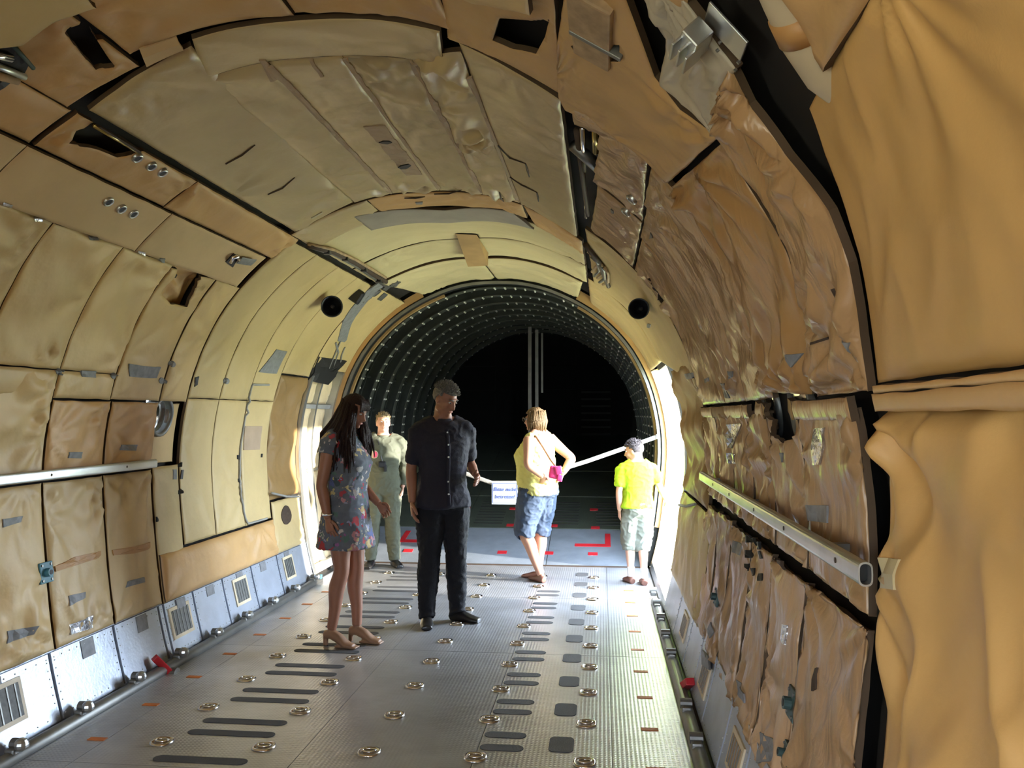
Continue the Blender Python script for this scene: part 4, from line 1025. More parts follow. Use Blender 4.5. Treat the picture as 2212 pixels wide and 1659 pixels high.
person('person', 'grey-haired man in a dark short-sleeved shirt and black trousers looking down', (-1.19, 6.18), 207, mh, MALE, mj, (30, -28), 'skin_a', short_hair(0.40, -0.5, 0.007, 1.0, 260), 'hair_grey', [
    ('shirt', 'shirt_navy', lambda b: (torso(b, [s if s[0] > .53 else (s[0], .108, .083, s[3]) for s in MALE], mh, .48, .835, .016), arm(b, *mj['arm_r'], mh, .017, 1, .44), arm(b, *mj['arm_l'], mh, .017, 1, .44)), .0105, .006),
    ('collar', 'shirt_navy', lambda b: (tube(b, [(0, -.005, 1.50), (0, .0, 1.535), (0, .004, 1.545)], [(.085, .085), (.074, .074), (.070, .070)], 16)), .009, 0.0),
    ('trousers', 'trousers_black', lambda b: (torso(b, MALE, mh, .455, .56, .012), leg(b, *mj['leg_r'][:3], mh, .020), leg(b, *mj['leg_l'][:3], mh, .020), tube(b, [mj['leg_r'][2], (.118, .01, .05)], [.062, .066], 14), tube(b, [mj['leg_l'][2], (-.128, -.015, .05)], [.062, .066], 14)), .0105, .007),
    ('shoe', 'leather_black', lambda b: foot(b, mj['leg_r'][2], (.25, 1), mh, .007), .008, 0),
    ('shoe', 'leather_black', lambda b: foot(b, mj['leg_l'][2], (-.75, .75), mh, .007), .008, 0)])
man = bpy.data.objects['person']; shirt = [c for c in man.children if c.name.startswith('shirt')][0]
def front(o, x, z):
    ok, loc, nn, _ = o.ray_cast(Vector((x, 0.6, z)), Vector((0, -1, 0))); return loc if ok else Vector((x, 0.13, z))
bpy.context.view_layer.update()
bm = bmesh.new(); tube(bm, [front(shirt, 0.0, 1.44 - 0.055 * k) + Vector((0, 0.002, 0)) for k in range(11)], [(0.004, 0.016)] * 11, 8, ref=(0, 1, 0)); pk = obj('placket', bm, 'shirt_navy', man, True)
for k in range(6):
    bm = bmesh.new(); ell(bm, front(shirt, 0.0, 1.42 - 0.09 * k) + Vector((0, 0.006, 0)), (0.007, 0.003, 0.007), None, 8, 6); obj('button', bm, 'alu', pk, True)
# --- woman in the floral dress
wh = 1.64; hl = 0.045
wj = dict(arm_r=((.168, -.02, 1.385), (.205, -.065, 1.085), (.205, -.015, .865)), arm_l=((-.168, -.01, 1.385), (-.20, -.03, 1.09), (-.17, .16, .93)),
          leg_r=((.080, 0, .87), (.082, .015, .50), (.075, -.06, .115), (0.05, 1)), leg_l=((-.080, 0, .87), (-.075, .04, .50), (-.07, .05, .115), (-.05, 1)), head=(0, .055, 1.575), neck=(0, .0, 1.42))
FW = [(z + .027, rx, ry, oy) for z, rx, ry, oy in FEM]
DR = [(.40, .112, .108, .0), (.44, .108, .100, 0), (.50, .104, .088, -.002), (.56, .098, .078, 0), (.64, .082, .064, .004), (.70, .088, .070, .010), (.745, .092, .078, .014), (.79, .094, .064, .002), (.825, .092, .053, -.004), (.848, .076, .044, -.006), (.858, .052, .040, -.006)]
def long_hair(bm, hc, R, k):
    hairshell(bm, hc, R, k, lambda d: not (d.y > 0.40 and d.z < 0.48) and not (d.y > 0.10 and d.z < -0.05 and abs(d.x) < 0.75), 1.04, 0.005)
    rnd = random.Random(11)
    for i in range(420):
        a = rnd.uniform(-2.55, 2.55)          # around the back of the head, 0 = straight back
        c, s = math.sin(a), -math.cos(a)
        if s > 0.35: s = 0.35 + (s - 0.35) * 0.3
        top = Vector((c * .078, s * .100 - .010, rnd.uniform(-.02, .06)))
        L_ = rnd.uniform(.26, .42); fl_ = rnd.uniform(1.05, 1.75)
        p0 = hc + R @ (top * k)
        out = Vector((c * .095 * fl_, -.005 + s * .125 * fl_ * (1 if s < 0 else .5), 0))
        p1 = p0.lerp(hc + out + Vector((0, 0, -.12)), 0.5) + Vector((0, 0, -.03))
        p2 = hc + out * 1.02 + Vector((rnd.uniform(-.012, .012), rnd.uniform(-.012, .012), -.15))
        p3 = hc + out * 1.08 + Vector((rnd.uniform(-.03, .03), rnd.uniform(-.03, .03), -L_))
        tube(bm, [p0, p1, p2, p2.lerp(p3, 0.5) + Vector((rnd.uniform(-.012, .012), rnd.uniform(-.012, .012), 0)), p3], [.010, .013, .013, .010, .002], 5)
    for i in range(40):                        # fringe
        x = -0.055 + 0.11 * i / 39
        tube(bm, [hc + R @ (Vector(q) * k) for q in ((x * .8, .045, .112), (x, .076, .080), (x * 1.05, .088, .034 + rnd.uniform(-.008, .008)))], [.009 * k, .009 * k, .003 * k], 5)
w1 = person('person', 'woman with long dark hair in a short floral dress and heeled sandals', (-1.735, 5.55), -103, wh, FW, wj, (-4, -24), 'skin_a', long_hair, 'hair_brown', [
    ('dress', 'dress_floral', lambda b: (torso(b, DR, wh, .40, .858, .012), arm(b, *wj['arm_r'], wh, .013, 1, .22), arm(b, *wj['arm_l'], wh, .013, 1, .22)), .0095, .006),
    ('sandal', 'leather_tan', lambda b: (foot(b, wj['leg_r'][2], (.05, 1), wh, .003, hl), bx(b, (.075, -.105, .03), (.028, .028, .06)), bx(b, (.08, .06, .008), (.07, .16, .014))), .007, 0),
    ('sandal', 'leather_tan', lambda b: (foot(b, wj['leg_l'][2], (-.05, 1), wh, .003, hl), bx(b, (-.07, .005, .03), (.028, .028, .06)), bx(b, (-.075, .16, .008), (.07, .16, .014))), .007, 0)], fem=True, hk=.93, heel=hl)
bm = bmesh.new(); c = Vector((.205, -.018, .895))
tube(bm, [c + Vector((.030 * math.cos(a), .030 * math.sin(a), 0)) for a in [k * 2 * PI / 20 for k in range(21)]], .008, 8); obj('bracelet', bm, 'silver', w1, True)
# --- crewman in flight suit
ch = 1.585
cj = dict(arm_r=((.175, 0, 1.27), (.24, -.03, 1.02), (.22, .02, .80)), arm_l=((-.175, 0, 1.27), (-.23, -.05, 1.02), (-.20, .0, .80)),
          leg_r=((.078, 0, .79), (.10, .02, .44), (.115, 0, .07), (.3, 1)), leg_l=((-.078, 0, .79), (-.10, .02, .44), (-.125, 0, .07), (-.3, 1)), head=(.0, .025, 1.465), neck=(0, 0, 1.32))
cr = person('person', 'crewman with fair hair in a grey-green flight suit standing by the ring frame', (-2.24, 8.40), 196, ch, MALE, cj, (6, 4), 'skin_c', short_hair(0.45, -0.5, 0.006, 1.0, 120), 'hair_blond', [
    ('flight_suit', 'suit_green', lambda b: (torso(b, MALE, ch, .455, .835, .016), arm(b, *cj['arm_r'], ch, .018, 1, .92), arm(b, *cj['arm_l'], ch, .018, 1, .92), leg(b, *cj['leg_r'][:3], ch, .024), leg(b, *cj['leg_l'][:3], ch, .024)), .0105, .008),
    ('collar', 'suit_green', lambda b: tube(b, [(0, -.005, 1.315), (0, 0, 1.35)], [(.085, .085), (.075, .07)], 16), .009, 0),
    ('boot', 'leather_black', lambda b: foot(b, cj['leg_r'][2], (.3, 1), ch, .012), .008, 0),
    ('boot', 'leather_black', lambda b: foot(b, cj['leg_l'][2], (-.3, 1), ch, .012), .008, 0)])
bm = bmesh.new(); cyl(bm, (.085, .105, 1.15), (.09, .135, 1.15), .040, 20); o = obj('chest_badge', bm, 'ivory', cr)
bm = bmesh.new(); cyl(bm, (.085, .13, 1.15), (.091, .139, 1.15), .033, 20); obj('badge_print', bm, 'pink', o)
bm = bmesh.new(); bx(bm, (.01, .135, 1.05), (.075, .04, .06), bev=.012); bx(bm, (-.02, .14, 1.01), (.03, .03, .07), bev=.008); tube(bm, [(.055, .09, 1.30), (.03, .125, 1.18), (.01, .135, 1.08)], .005, 6); obj('headset', bm, 'plastic_black', cr)
# --- woman in the yellow top
yh = 1.62
yj = dict(arm_l=((-.165, -.01, 1.325), (-.285, -.075, 1.10), (-.175, -.165, .985)), arm_r=((.165, -.02, 1.325), (.345, -.165, 1.13), (.17, -.175, 1.0)),
          leg_l=((-.085, 0, .82), (-.095, .10, .46), (-.07, -.075, .075), (.45, 1)), leg_r=((.085, 0, .82), (.085, .03, .46), (.055, .03, .075), (-.1, 1)), head=(0, .035, 1.50), neck=(0, 0, 1.36))
YT2 = [(.50, .118, .100, -.006), (.54, .116, .098, .0), (.58, .112, .095, .010), (.63, .108, .092, .012), (.68, .108, .095, .016), (.72, .108, .102, .026), (.76, .106, .085, .012), (.80, .102, .066, -.002), (.825, .085, .050, -.006), (.845, .05, .042, -.004)]
YB = [(.455, .06, .055, 0), (.48, .10, .08, 0)] + YT2[:-1] + [(.845, .046, .038, -.004), (.90, .032, .034, .006)]
def bob(bm, hc, R, k):
    hairshell(bm, hc, R, k, lambda d: not (d.y > 0.45 and d.z < 0.45) and not (d.y > 0.05 and d.z < -0.1) and d.z > -0.75, 1.10, 0.008)
    rnd = random.Random(5)
    for i in range(170):
        a = rnd.uniform(-2.1, 2.1); c, s = math.sin(a), -math.cos(a)
        p0 = hc + R @ (Vector((c * .078, s * .100 - .010, rnd.uniform(-.01, .10))) * k)
        p1 = hc + R @ (Vector((c * .094, s * .116 - .010, rnd.uniform(-.03, .0))) * k); p2 = hc + R @ (Vector((c * .082, s * .108 - .005, rnd.uniform(-.125, -.075))) * k)
        tube(bm, [p0, p1, p2], [.008, .011, .002], 5)
y1_ = person('person', 'woman with short fair hair in a pale yellow top and blue shorts', (-.600, 7.86), 62, yh, YB, yj, (10, -2), 'skin_b', bob, 'hair_bob', [
    ('top', 'top_yellow', lambda b: (torso(b, YT2, yh, .50, .845, .014), ell(b, (-.14, -.012, 1.325), (.07, .055, .06)), ell(b, (.14, -.012, 1.325), (.07, .055, .06))), .010, .008),
    ('shorts', 'denim', lambda b: (torso(b, YB, yh, .455, .54, .012), leg(b, yj['leg_l'][0], Vector(yj['leg_l'][1]).lerp(Vector(yj['leg_l'][0]), .05), Vector(yj['leg_l'][1]) + Vector((0, -.01, -.03)), yh, .040, 1.12), leg(b, yj['leg_r'][0], Vector(yj['leg_r'][1]).lerp(Vector(yj['leg_r'][0]), .05), Vector(yj['leg_r'][1]) + Vector((0, 0, -.03)), yh, .040, 1.12), *[tube(b, [Vector(yj[q][0]) + Vector((0, 0, -.05)), Vector(yj[q][1]) + Vector((0, 0, .03))], [.10, .082], 16) for q in ('leg_l', 'leg_r')]), .010, .008),
    ('sandal', 'leather_brown', lambda b: (foot(b, yj['leg_l'][2], (.45, 1), yh, .004)), .007, 0),
    ('sandal', 'leather_brown', lambda b: (foot(b, yj['leg_r'][2], (-.1, 1), yh, .004)), .007, 0)], fem=True, fat=1.12,
    handspec={'l': ((.45, .25, -.6), (1, .5, 0), .35, 1), 'r': ((-.5, .1, -.7), (-1, .6, 0), .35, -1)})
bm = bmesh.new(); hcY = Vector((0, .035, 1.50)); RY = Matrix.Rotation(math.radians(10), 3, 'Z')
for s in (-1, 1):
    tube(bm, [hcY + RY @ Vector(q) for q in ((s * .080, .005, .012), (s * .076, .06, .014), (s * .055, .098, .014))], .003, 6)
    tube(bm, [hcY + RY @ (Vector((s * .032, .104, .008)) + Vector((.024 * math.cos(a), 0, .018 * math.sin(a)))) for a in [k * 2 * PI / 14 for k in range(15)]], .0025, 6)
obj('glasses', bm, 'alu_dark', y1_, True)
# --- boy in the lime T-shirt
bh = 1.34
bj = dict(arm_l=((-.135, 0, 1.055), (-.175, -.02, .845), (-.165, .02, .665)), arm_r=((.135, 0, 1.055), (.205, .015, .90), (.265, .09, .785)),
          leg_l=((-.062, 0, .66), (-.065, .07, .37), (-.06, .03, .06), (-.2, 1)), leg_r=((.062, 0, .66), (.050, .03, .37), (.045, -.06, .06), (.1, 1)), head=(-.025, .035, 1.215), neck=(-.01, .0, 1.11))
b1_ = person('person', 'boy in a lime green T-shirt and grey cargo shorts walking to the open door', (.325, 7.80), 8, bh, MALE, bj, (62, -12), 'skin_c', short_hair(0.35, -0.55, 0.005, 1.02, 200), 'hair_dark', [
    ('t_shirt', 'tee_lime', lambda b: (torso(b, [s if s[0] > .53 else (s[0], .106, .080, s[3]) for s in MALE], bh, .50, .835, .016), arm(b, *bj['arm_l'], bh, .020, 1, .40), arm(b, *bj['arm_r'], bh, .020, 1, .40)), .0095, .006),
    ('shorts', 'shorts_grey', lambda b: (torso(b, MALE, bh, .455, .56, .014), *[tube(b, [Vector(bj[q][0]), Vector(bj[q][0]).lerp(Vector(bj[q][1]), .5), Vector(bj[q][1]), Vector(bj[q][1]).lerp(Vector(bj[q][2]), .22)], [.082, .086, .080, .060], 16) for q in ('leg_l', 'leg_r')]), .0095, .009),
    ('sock', 'sock', lambda b: tube(b, [Vector(bj['leg_l'][2]) + Vector((0, 0, .09)), bj['leg_l'][2]], [.036, .034], 14), .007, 0),
    ('sock', 'sock', lambda b: tube(b, [Vector(bj['leg_r'][2]) + Vector((0, 0, .09)), bj['leg_r'][2]], [.036, .034], 14), .007, 0),
    ('shoe', 'leather_brown', lambda b: foot(b, bj['leg_l'][2], (-.2, 1), bh, .009), .007, 0),
    ('shoe', 'leather_brown', lambda b: foot(b, bj['leg_r'][2], (.1, 1), bh, .009), .007, 0)], hk=.84)
# ------------------------------------------------------------------ SECTION: things
# ---- handrails
def onx(px, py, X):
    d = ray(px, py); t = X / d.x; return Vector((X, t * d.y, CZ + t * d.z))
def rail(label, X, z0, y0, z1, y1, screws):
    root = empty('handrail', (X, (y0 + y1) / 2, (z0 + z1) / 2)); tag(root, label, 'rail')
    c = Vector(root.location)
    prof = [(math.copysign(max(0, abs(math.cos(a)) - 0) ** 0.8, math.cos(a)) * 0.016, math.copysign(abs(math.sin(a)) ** 0.45, math.sin(a)) * 0.027) for a in [k * 2 * PI / 24 for k in range(24)]]
    V, Fc = [], []
    for (y, z, f) in ((y0, z0, 1.0), (y1, z1, 1.0), (y1 + 0.0, z1, 0.78), (y0 + 0.0, z0, 0.78)):
        for (a, b) in prof: V.append((X + a * f - c.x, y - c.y, z + b * (f if f == 1 else 0.84) - c.z))
    n = 24
    for r in range(4):
        for k in range(n): Fc.append([r*n+k, r*n+(k+1) % n, ((r+1) % 4)*n+(k+1) % n, ((r+1) % 4)*n+k])
    o = pyd('rail_tube', V, Fc, 'alu', root, False)
    bm = bmesh.new(); bm.from_mesh(o.data); bmesh.ops.recalc_face_normals(bm, faces=bm.faces); bm.to_mesh(o.data); bm.free()
    V = [(X + a * 0.77 - c.x, y0 + 0.03 - c.y, z0 + b * 0.83 - c.z) for a, b in prof]; pyd('rail_bore', V, [list(range(n))], 'black', root)
    sg = -1 if X > X0 else 1
    for t in screws:
        y = y0 + (y1 - y0) * t; z = z0 + (z1 - z0) * t
        bm = bmesh.new(); cyl(bm, Vector((X + sg * 0.010, y, z)) - c, Vector((X + sg * 0.0175, y, z)) - c, 0.007, 10); obj('screw', bm, 'brown_dark', root)
    for t in (0.12, 0.5, 0.88):
        y = y0 + (y1 - y0) * t; z = z0 + (z1 - z0) * t
        bm = bmesh.new(); bx(bm, Vector((X - sg * 0.05, y, z)) - c, (0.09, 0.03, 0.03)); obj('bracket', bm, 'alu_dark', root)
a_, b_ = onx(1870, 1241, 0.58), onx(1516, 1028, 0.58)
rail('grey metal handrail with an open oval end along the brown right wall', 0.58, a_.z, a_.y, b_.z, b_.y, (0.06, 0.25, 0.42, 0.62, 0.8))
b_ = onx(335, 1001, -2.79); a_ = onx(0, 1037, -2.79)
rail('grey metal handrail along the cream left wall', -2.79, a_.z, 1.6, b_.z, b_.y, (0.5, 0.7, 0.9))
# ---- loudspeakers
def horn(label, c, r, aim):
    root = empty('loudspeaker', c); tag(root, label, 'loudspeaker', 'horn loudspeakers beside the ring frame')
    R = Vector(aim).normalized().to_track_quat('Z', 'Y').to_matrix()
    def lathe(name, prof, m, n=32):
        V, Fc = [], []
        for (q, z) in prof:
            for k in range(n): V.append(R @ Vector((q * math.cos(k * 2 * PI / n), q * math.sin(k * 2 * PI / n), z)))
        for i in range(len(prof) - 1):
            for k in range(n): Fc.append([i*n+k, i*n+(k+1) % n, (i+1)*n+(k+1) % n, (i+1)*n+k])
        return pyd(name, V, Fc, m, root, True)
    lathe('horn_bell', [(0.02, -0.14), (r * 0.55, -0.12), (r * 0.92, -0.02), (r, 0.0), (r * 0.99, 0.012), (r * 0.90, 0.010), (r * 0.80, -0.015), (r * 0.48, -0.06), (r * 0.25, -0.09), (0.0, -0.09)], 'plastic_black')
    lathe('phase_plug', [(0.0, -0.035), (r * 0.10, -0.040), (r * 0.17, -0.055), (r * 0.18, -0.09)], 'alu_dark')
    bm = bmesh.new(); tube(bm, [R @ Vector((0, 0, -0.10)), R @ Vector((0, 0, -0.16)), surf(s_, y_ - 0.1, 0.0) - Vector(c)], [0.035, 0.03, 0.02], 10); obj('bracket', bm, 'alu_dark', root)
s_, y_ = pix(717, 662); horn('black round horn loudspeaker on the cream lining by the square vent', at(717, 662, y_ - 0.42), 0.090, (0.25, -1, -0.12))
s_, y_ = pix(1380, 667); horn('black round horn loudspeaker below the hook mechanism on the brown wall', at(1380, 667, y_ - 0.80), 0.070, (-0.22, -1, -0.12))
c = hp(*pix(766, 633), 0.03); o = box('air_vent', (c.x, c.y - 0.02, c.z), (0.13, 0.05, 0.13), 'plastic_black', None, Matrix.Rotation(0.6, 3, 'Y'), 0.02); tag(o, 'small black square air vent beside the horn loudspeaker', 'vent')
# ---- barrier strap with the sign
sy = 8.57
sg0 = at(1062, 1043, sy); sg1 = at(1120, 1043, sy); lend = at(757, 930, sy); rend = at(1421, 943, sy); aft = at(1215, 1013, sy)
strap = empty('barrier_strap', (sg0.x, sy, 0.9)); tag(strap, 'white webbing barrier strap slung across the ring opening', 'strap')
for nm, pts in (('webbing', [lend, lend.lerp(sg0, .5) + Vector((0, 0, -.01)), sg0, sg1, sg1.lerp(rend, .5) + Vector((0, 0, -.012)), rend],),):
    bm = bmesh.new(); tube(bm, [Vector(p) - strap.location for p in pts], [(0.021, 0.004)] * len(pts), 8, ref=(0, 0, 1)); obj(nm, bm, 'rope', strap)
for p in (lend, rend): bm = bmesh.new(); bx(bm, p - strap.location, (0.04, 0.03, 0.05), bev=0.006); obj('clip', bm, 'alu', strap)
p0, p1 = at(1062, 1041, sy - 0.02), at(1120, 1090, sy - 0.02)
cx_, cz_ = (p0.x + p1.x) / 2, (p0.z + p1.z) / 2; sw, sh_ = p1.x - p0.x, p0.z - p1.z
sign = empty('notice_sign', (cx_, sy - 0.02, cz_)); tag(sign, 'white notice sign with blue German text hanging on the barrier strap', 'sign')
mat('sign_board', (0.42, 0.47, 0.55), rough=0.6)
box('board', (0, 0, 0), (sw, 0.006, sh_), 'sign_board', sign, None, 0.002)
for (x, z, w, h) in ((0, sh_ / 2 - .014, sw - .028, .004), (0, -sh_ / 2 + .014, sw - .028, .004), (-sw / 2 + .014, 0, .004, sh_ - .028), (sw / 2 - .014, 0, .004, sh_ - .028)): box('border_line', (x, -0.0035, z), (w, 0.002, h), 'ink', sign)
for k, tx in enumerate(('Bitte nicht', 'betreten!')):
    cu = bpy.data.curves.new('lettering', 'FONT'); cu.body = tx; cu.size = 0.056; cu.align_x = 'CENTER'; cu.extrude = 0.0008; cu.shear = 0.2
    o = bpy.data.objects.new('tmp', cu); COL.objects.link(o); dg = bpy.context.evaluated_depsgraph_get(); dg.update()
    me = bpy.data.meshes.new_from_object(o.evaluated_get(dg)); bpy.data.objects.remove(o)
    o = link('lettering', me, 'ink', sign); o.location = (0, -0.0045, 0.022 - k * 0.075); o.rotation_euler = (PI / 2, 0, 0)
# ---- handbag on the woman's back
hb0 = at(1199, 1018, 7.62); bag = empty('handbag', hb0); tag(bag, 'small pink handbag hanging behind the woman in yellow', 'handbag')
bm = bmesh.new(); bx(bm, (0, 0, -0.01), (0.11, 0.06, 0.12), Matrix.Rotation(0.15, 3, 'Y'), 0.022); obj('pouch', bm, 'pink', bag, True)
bm = bmesh.new(); bx(bm, (0.035, -0.035, 0.012), (0.06, 0.02, 0.075), Matrix.Rotation(-0.2, 3, 'Y'), 0.008); bx(bm, (0.045, -0.03, -0.06), (0.05, 0.02, 0.06), Matrix.Rotation(0.2, 3, 'Y'), 0.008); obj('flap', bm, 'pink', bag, True)
bm = bmesh.new(); tube(bm, [at(1148, 935, 7.78) - hb0, at(1158, 944, 7.68) - hb0, at(1173, 966, 7.66) - hb0, at(1190, 995, 7.68) - hb0, Vector((0, 0, 0.05))], [(0.004, 0.010)] * 5, 8, ref=(0, -1, 0)); obj('shoulder_strap', bm, 'strap_tan', bag, True)
# ---- eyelets
def eyelet(parent, px, py, r, off=0.03):
    s, y = pix(px, py); n_ = 16; c = surf(s, y, 0.005); n = hn(s); R = n.to_track_quat('Z', 'Y').to_matrix()
    V, Fc = [], []
    for (q, o) in ((0.62, -0.012), (0.66, 0.003), (0.85, 0.006), (1.0, 0.0), (1.0, -0.02)):
        for k in range(n_): a = k * 2 * PI / n_; V.append(c + R @ Vector((r * q * math.cos(a), r * q * math.sin(a), o)))
    for i in range(4):
        for k in range(n_): Fc.append([i*n_+k, i*n_+(k+1) % n_, (i+1)*n_+(k+1) % n_, (i+1)*n_+k])
    e = pyd('eyelet', V, Fc, 'alu', parent, True)
    pyd('eyelet_hole', [c + R @ Vector((r * .7 * math.cos(k * 2 * PI / n_), r * .7 * math.sin(k * 2 * PI / n_), 0.001)) for k in range(n_)], [list(range(n_))], 'black', e)
for p in ((293, 335), (323, 353), (347, 367), (228, 428), (256, 444), (282, 455)): eyelet(wall_l, *p, 0.027, 0.028)
for p in ((1369, 426), (1355, 455)): eyelet(wall_r, *p, 0.028, 0.028)
for p in ((1625, 1165), (1638, 1172), (1650, 1180), (1624, 1198), (1651, 1200), (1623, 1227), (1637, 1237), (1650, 1248)):
    patch(wall_r, [(p[0] - 2.5, p[1] - 8), (p[0] + 2, p[1] - 9), (p[0] + 2.5, p[1] + 7), (p[0] - 2, p[1] + 8)], 'black', off=0.036, name='eyelet_hole')
# ---- tape patches, placards and foil on the blankets
def q4(x0, y0, x1, y1, sk=0.0): return [(x0, y0), (x1, y0 + sk), (x1 - 2, y1 + sk), (x0 - 4, y1)]
for poly, m in (([(277, 785), (345, 792), (336, 816), (276, 812)], 'grey_tape'), ([(174, 800), (206, 801), (203, 815), (172, 812)], 'grey_tape'),
                ([(140, 976), (173, 976), (171, 990), (138, 989)], 'grey_tape'), ([(257, 960), (291, 960), (285, 973), (255, 972)], 'grey_tape'),
                ([(0, 1122), (45, 1115), (42, 1128), (0, 1140)], 'grey_tape'), ([(270, 1257), (305, 1247), (305, 1259), (267, 1270)], 'grey_tape'),
                ([(140, 1288), (180, 1279), (178, 1292), (140, 1310)], 'grey_tape'), ([(4, 1365), (68, 1354), (62, 1372), (3, 1392)], 'grey_tape'),
                ([(146, 1350), (195, 1330), (200, 1356), (150, 1372)], 'foil'), ([(188, 506), (206, 508), (205, 516), (190, 514)], 'grey_tape'),
                ([(70, 464), (92, 468), (90, 478), (72, 475)], 'foil'), ([(0, 430), (20, 436), (16, 447), (0, 443)], 'foil'), ([(293, 537), (309, 540), (307, 548), (294, 546)], 'foil'), ([(340, 552), (351, 553), (349, 562), (341, 561)], 'grey_tape'),
                ([(594, 753), (618, 758), (594, 806), (557, 803)], 'grey_tape'), ([(527, 920), (562, 920), (556, 971), (524, 972)], 'strip'),
                ([(370, 1014), (378, 1014), (377, 1036), (368, 1036)], 'grey_tape'), ([(300, 103), (380, 76), (393, 95), (312, 132)], 'band')):
    pr = ceil if poly[0][1] < 110 else wall_l
    patch(pr, poly, m, off=0.034)
for c in ((125, 802), (243, 811), (348, 822), (369, 785), (486, 822)):
    patch(wall_l, [(c[0] + 6 * math.cos(a), c[1] + 7 * math.sin(a)) for a in [k * PI / 5 for k in range(10)]], 'grey_tape', off=0.033, name='stud_cap')
for poly in ([(420, 815), (426, 812), (422, 830), (418, 835)], [(384, 1000), (389, 998), (388, 1008), (383, 1009)], [(383, 1060), (389, 1056), (389, 1066), (383, 1068)], [(390, 1015), (393, 1015), (392, 1035), (388, 1035)], [(508, 983), (514, 983), (512, 992), (508, 992)], [(560, 980), (564, 980), (562, 988), (559, 988)],
             [(332, 1118), (337, 1116), (337, 1126), (332, 1128)], [(510, 1034), (515, 1034), (513, 1042), (509, 1042)]):
    patch(wall_l, poly, 'black', off=0.034, name='slit')
for poly, m in (([(1762, 925), (1790, 922), (1786, 1002), (1772, 1003)], 'foil'), ([(1578, 915), (1597, 915), (1595, 967), (1577, 966)], 'foil'), ([(1578, 978), (1600, 980), (1596, 1002), (1577, 1000)], 'foil'), ([(1686, 977), (1702, 977), (1700, 998), (1688, 998)], 'grey_tape'),
                ([(1748, 1090), (1795, 1092), (1796, 1130), (1750, 1122)], 'grey_tape'), ([(1488, 805), (1504, 803), (1504, 815), (1488, 818)], 'grey_tape'), ([(1560, 826), (1575, 826), (1578, 860), (1568, 858)], 'grey_tape'), ([(1526, 818), (1534, 814), (1536, 822), (1528, 826)], 'grey_tape'), ([(1582, 798), (1589, 800), (1591, 812), (1584, 816)], 'grey_tape'),
                ([(1590, 1168), (1604, 1178), (1600, 1200), (1591, 1194)], 'grey_tape'), ([(1700, 1350), (1712, 1352), (1706, 1395), (1696, 1380)], 'foil'), ([(1525, 1405), (1540, 1420), (1542, 1450), (1526, 1438)], 'grey_tape'), ([(1600, 1470), (1615, 1500), (1612, 1520), (1598, 1490)], 'grey_tape'), ([(1640, 1580), (1675, 1600), (1680, 1640), (1640, 1650)], 'grey_tape'),
                ([(1846, 728), (1856, 735), (1856, 770), (1848, 760)], 'grey_tape'), ([(1738, 755), (1747, 760), (1745, 785), (1738, 780)], 'grey_tape'), ([(1323, 447), (1330, 450), (1329, 457), (1323, 455)], 'grey_tape'), ([(1402, 505), (1410, 505), (1410, 514), (1403, 515)], 'grey_tape'), ([(1402, 697), (1409, 699), (1407, 706), (1401, 705)], 'grey_tape'),
                ([(1538, 1360), (1543, 1345), (1545, 1365), (1540, 1380)], 'grey_tape'), ([(1922, 1204), (1987, 1208), (1985, 1276), (1920, 1271)], 'pale_green')):
    patch(wall_r, poly, m, off=0.042)
for poly in ([(1804, 622), (1812, 620), (1822, 652), (1815, 655)], [(1770, 1445), (1775, 1443), (1774, 1490), (1769, 1495)], [(1693, 1210), (1703, 1213), (1700, 1232), (1696, 1225)], [(1775, 733), (1798, 725), (1797, 731), (1777, 738)]):
    patch(wall_r, poly, 'brown_dark', off=0.045, name='slit')
patch(ceil, [(897, 428), (913, 427), (912, 433), (898, 433)], 'grey_tape', off=0.035)
patch(ceil, [(668, 462), (693, 450), (695, 455), (672, 466)], 'whitish', off=0.035)
# rust streak on the left blankets
patch(wall_l, [(112, 1224), (160, 1203), (215, 1190), (213, 1204), (165, 1220), (113, 1236)], 'duct_band', off=0.0345, name='rust_streak', th=0.001)
patch(wall_l, [(242, 1188), (290, 1180), (322, 1171), (322, 1186), (285, 1196), (243, 1200)], 'duct_band', off=0.0345, name='rust_streak', th=0.001)
# ---- lashing rope on the far left blanket
rp = [(577, 830), (540, 830), (530, 890), (518, 950), (512, 1010), (515, 1070), (524, 1110), (533, 1132), (575, 1120)]
bm = bmesh.new(); pts = [surf(a, b, 0.007) for a, b in resamp([pix(*p) for p in rp], 60)]; tube(bm, pts, 0.009, 8); tag(obj('lashing_rope', bm, 'rope', None, True), 'white lashing rope laced around the cream blanket before the side door', 'rope')
# ---- fittings
def fitting(label, px, py, m, r, parent=None):
    s, y = pix(px, py); root = empty('seat_fitting', surf(s, y, 0.006)); tag(root, label, 'fitting', 'seat fittings on the walls'); c = Vector(root.location); n = hn(s)
    R = n.to_track_quat('Z', 'Y').to_matrix()
    bm = bmesh.new(); bx(bm, (0, 0, 0), (r * 2.0, r * 2.2, 0.014), R, 0.004); obj('plate', bm, m, root)
    bm = bmesh.new(); cyl(bm, (0, 0, 0), n * 0.03, r * 0.45, 14); obj('socket', bm, m, root)
    bm = bmesh.new(); cyl(bm, n * 0.030, n * 0.0315, r * 0.26, 12); obj('bore', bm, 'black', root)
    for a, b in ((-1, -1), (1, -1), (1, 1), (-1, 1)):
        bm = bmesh.new(); cyl(bm, R @ Vector((a * r * .7, b * r * .8, 0)), R @ Vector((a * r * .7, b * r * .8, 0.011)), r * .14, 8); obj('bolt', bm, 'alu_dark', root)
    return root
fitting('blue-green square seat fitting on the cream left wall blankets', 96, 1237, 'blue_fit', 0.048)
fitting('dark green seat fitting low on the brown right wall', 1553, 1290, 'green_fit', 0.042)
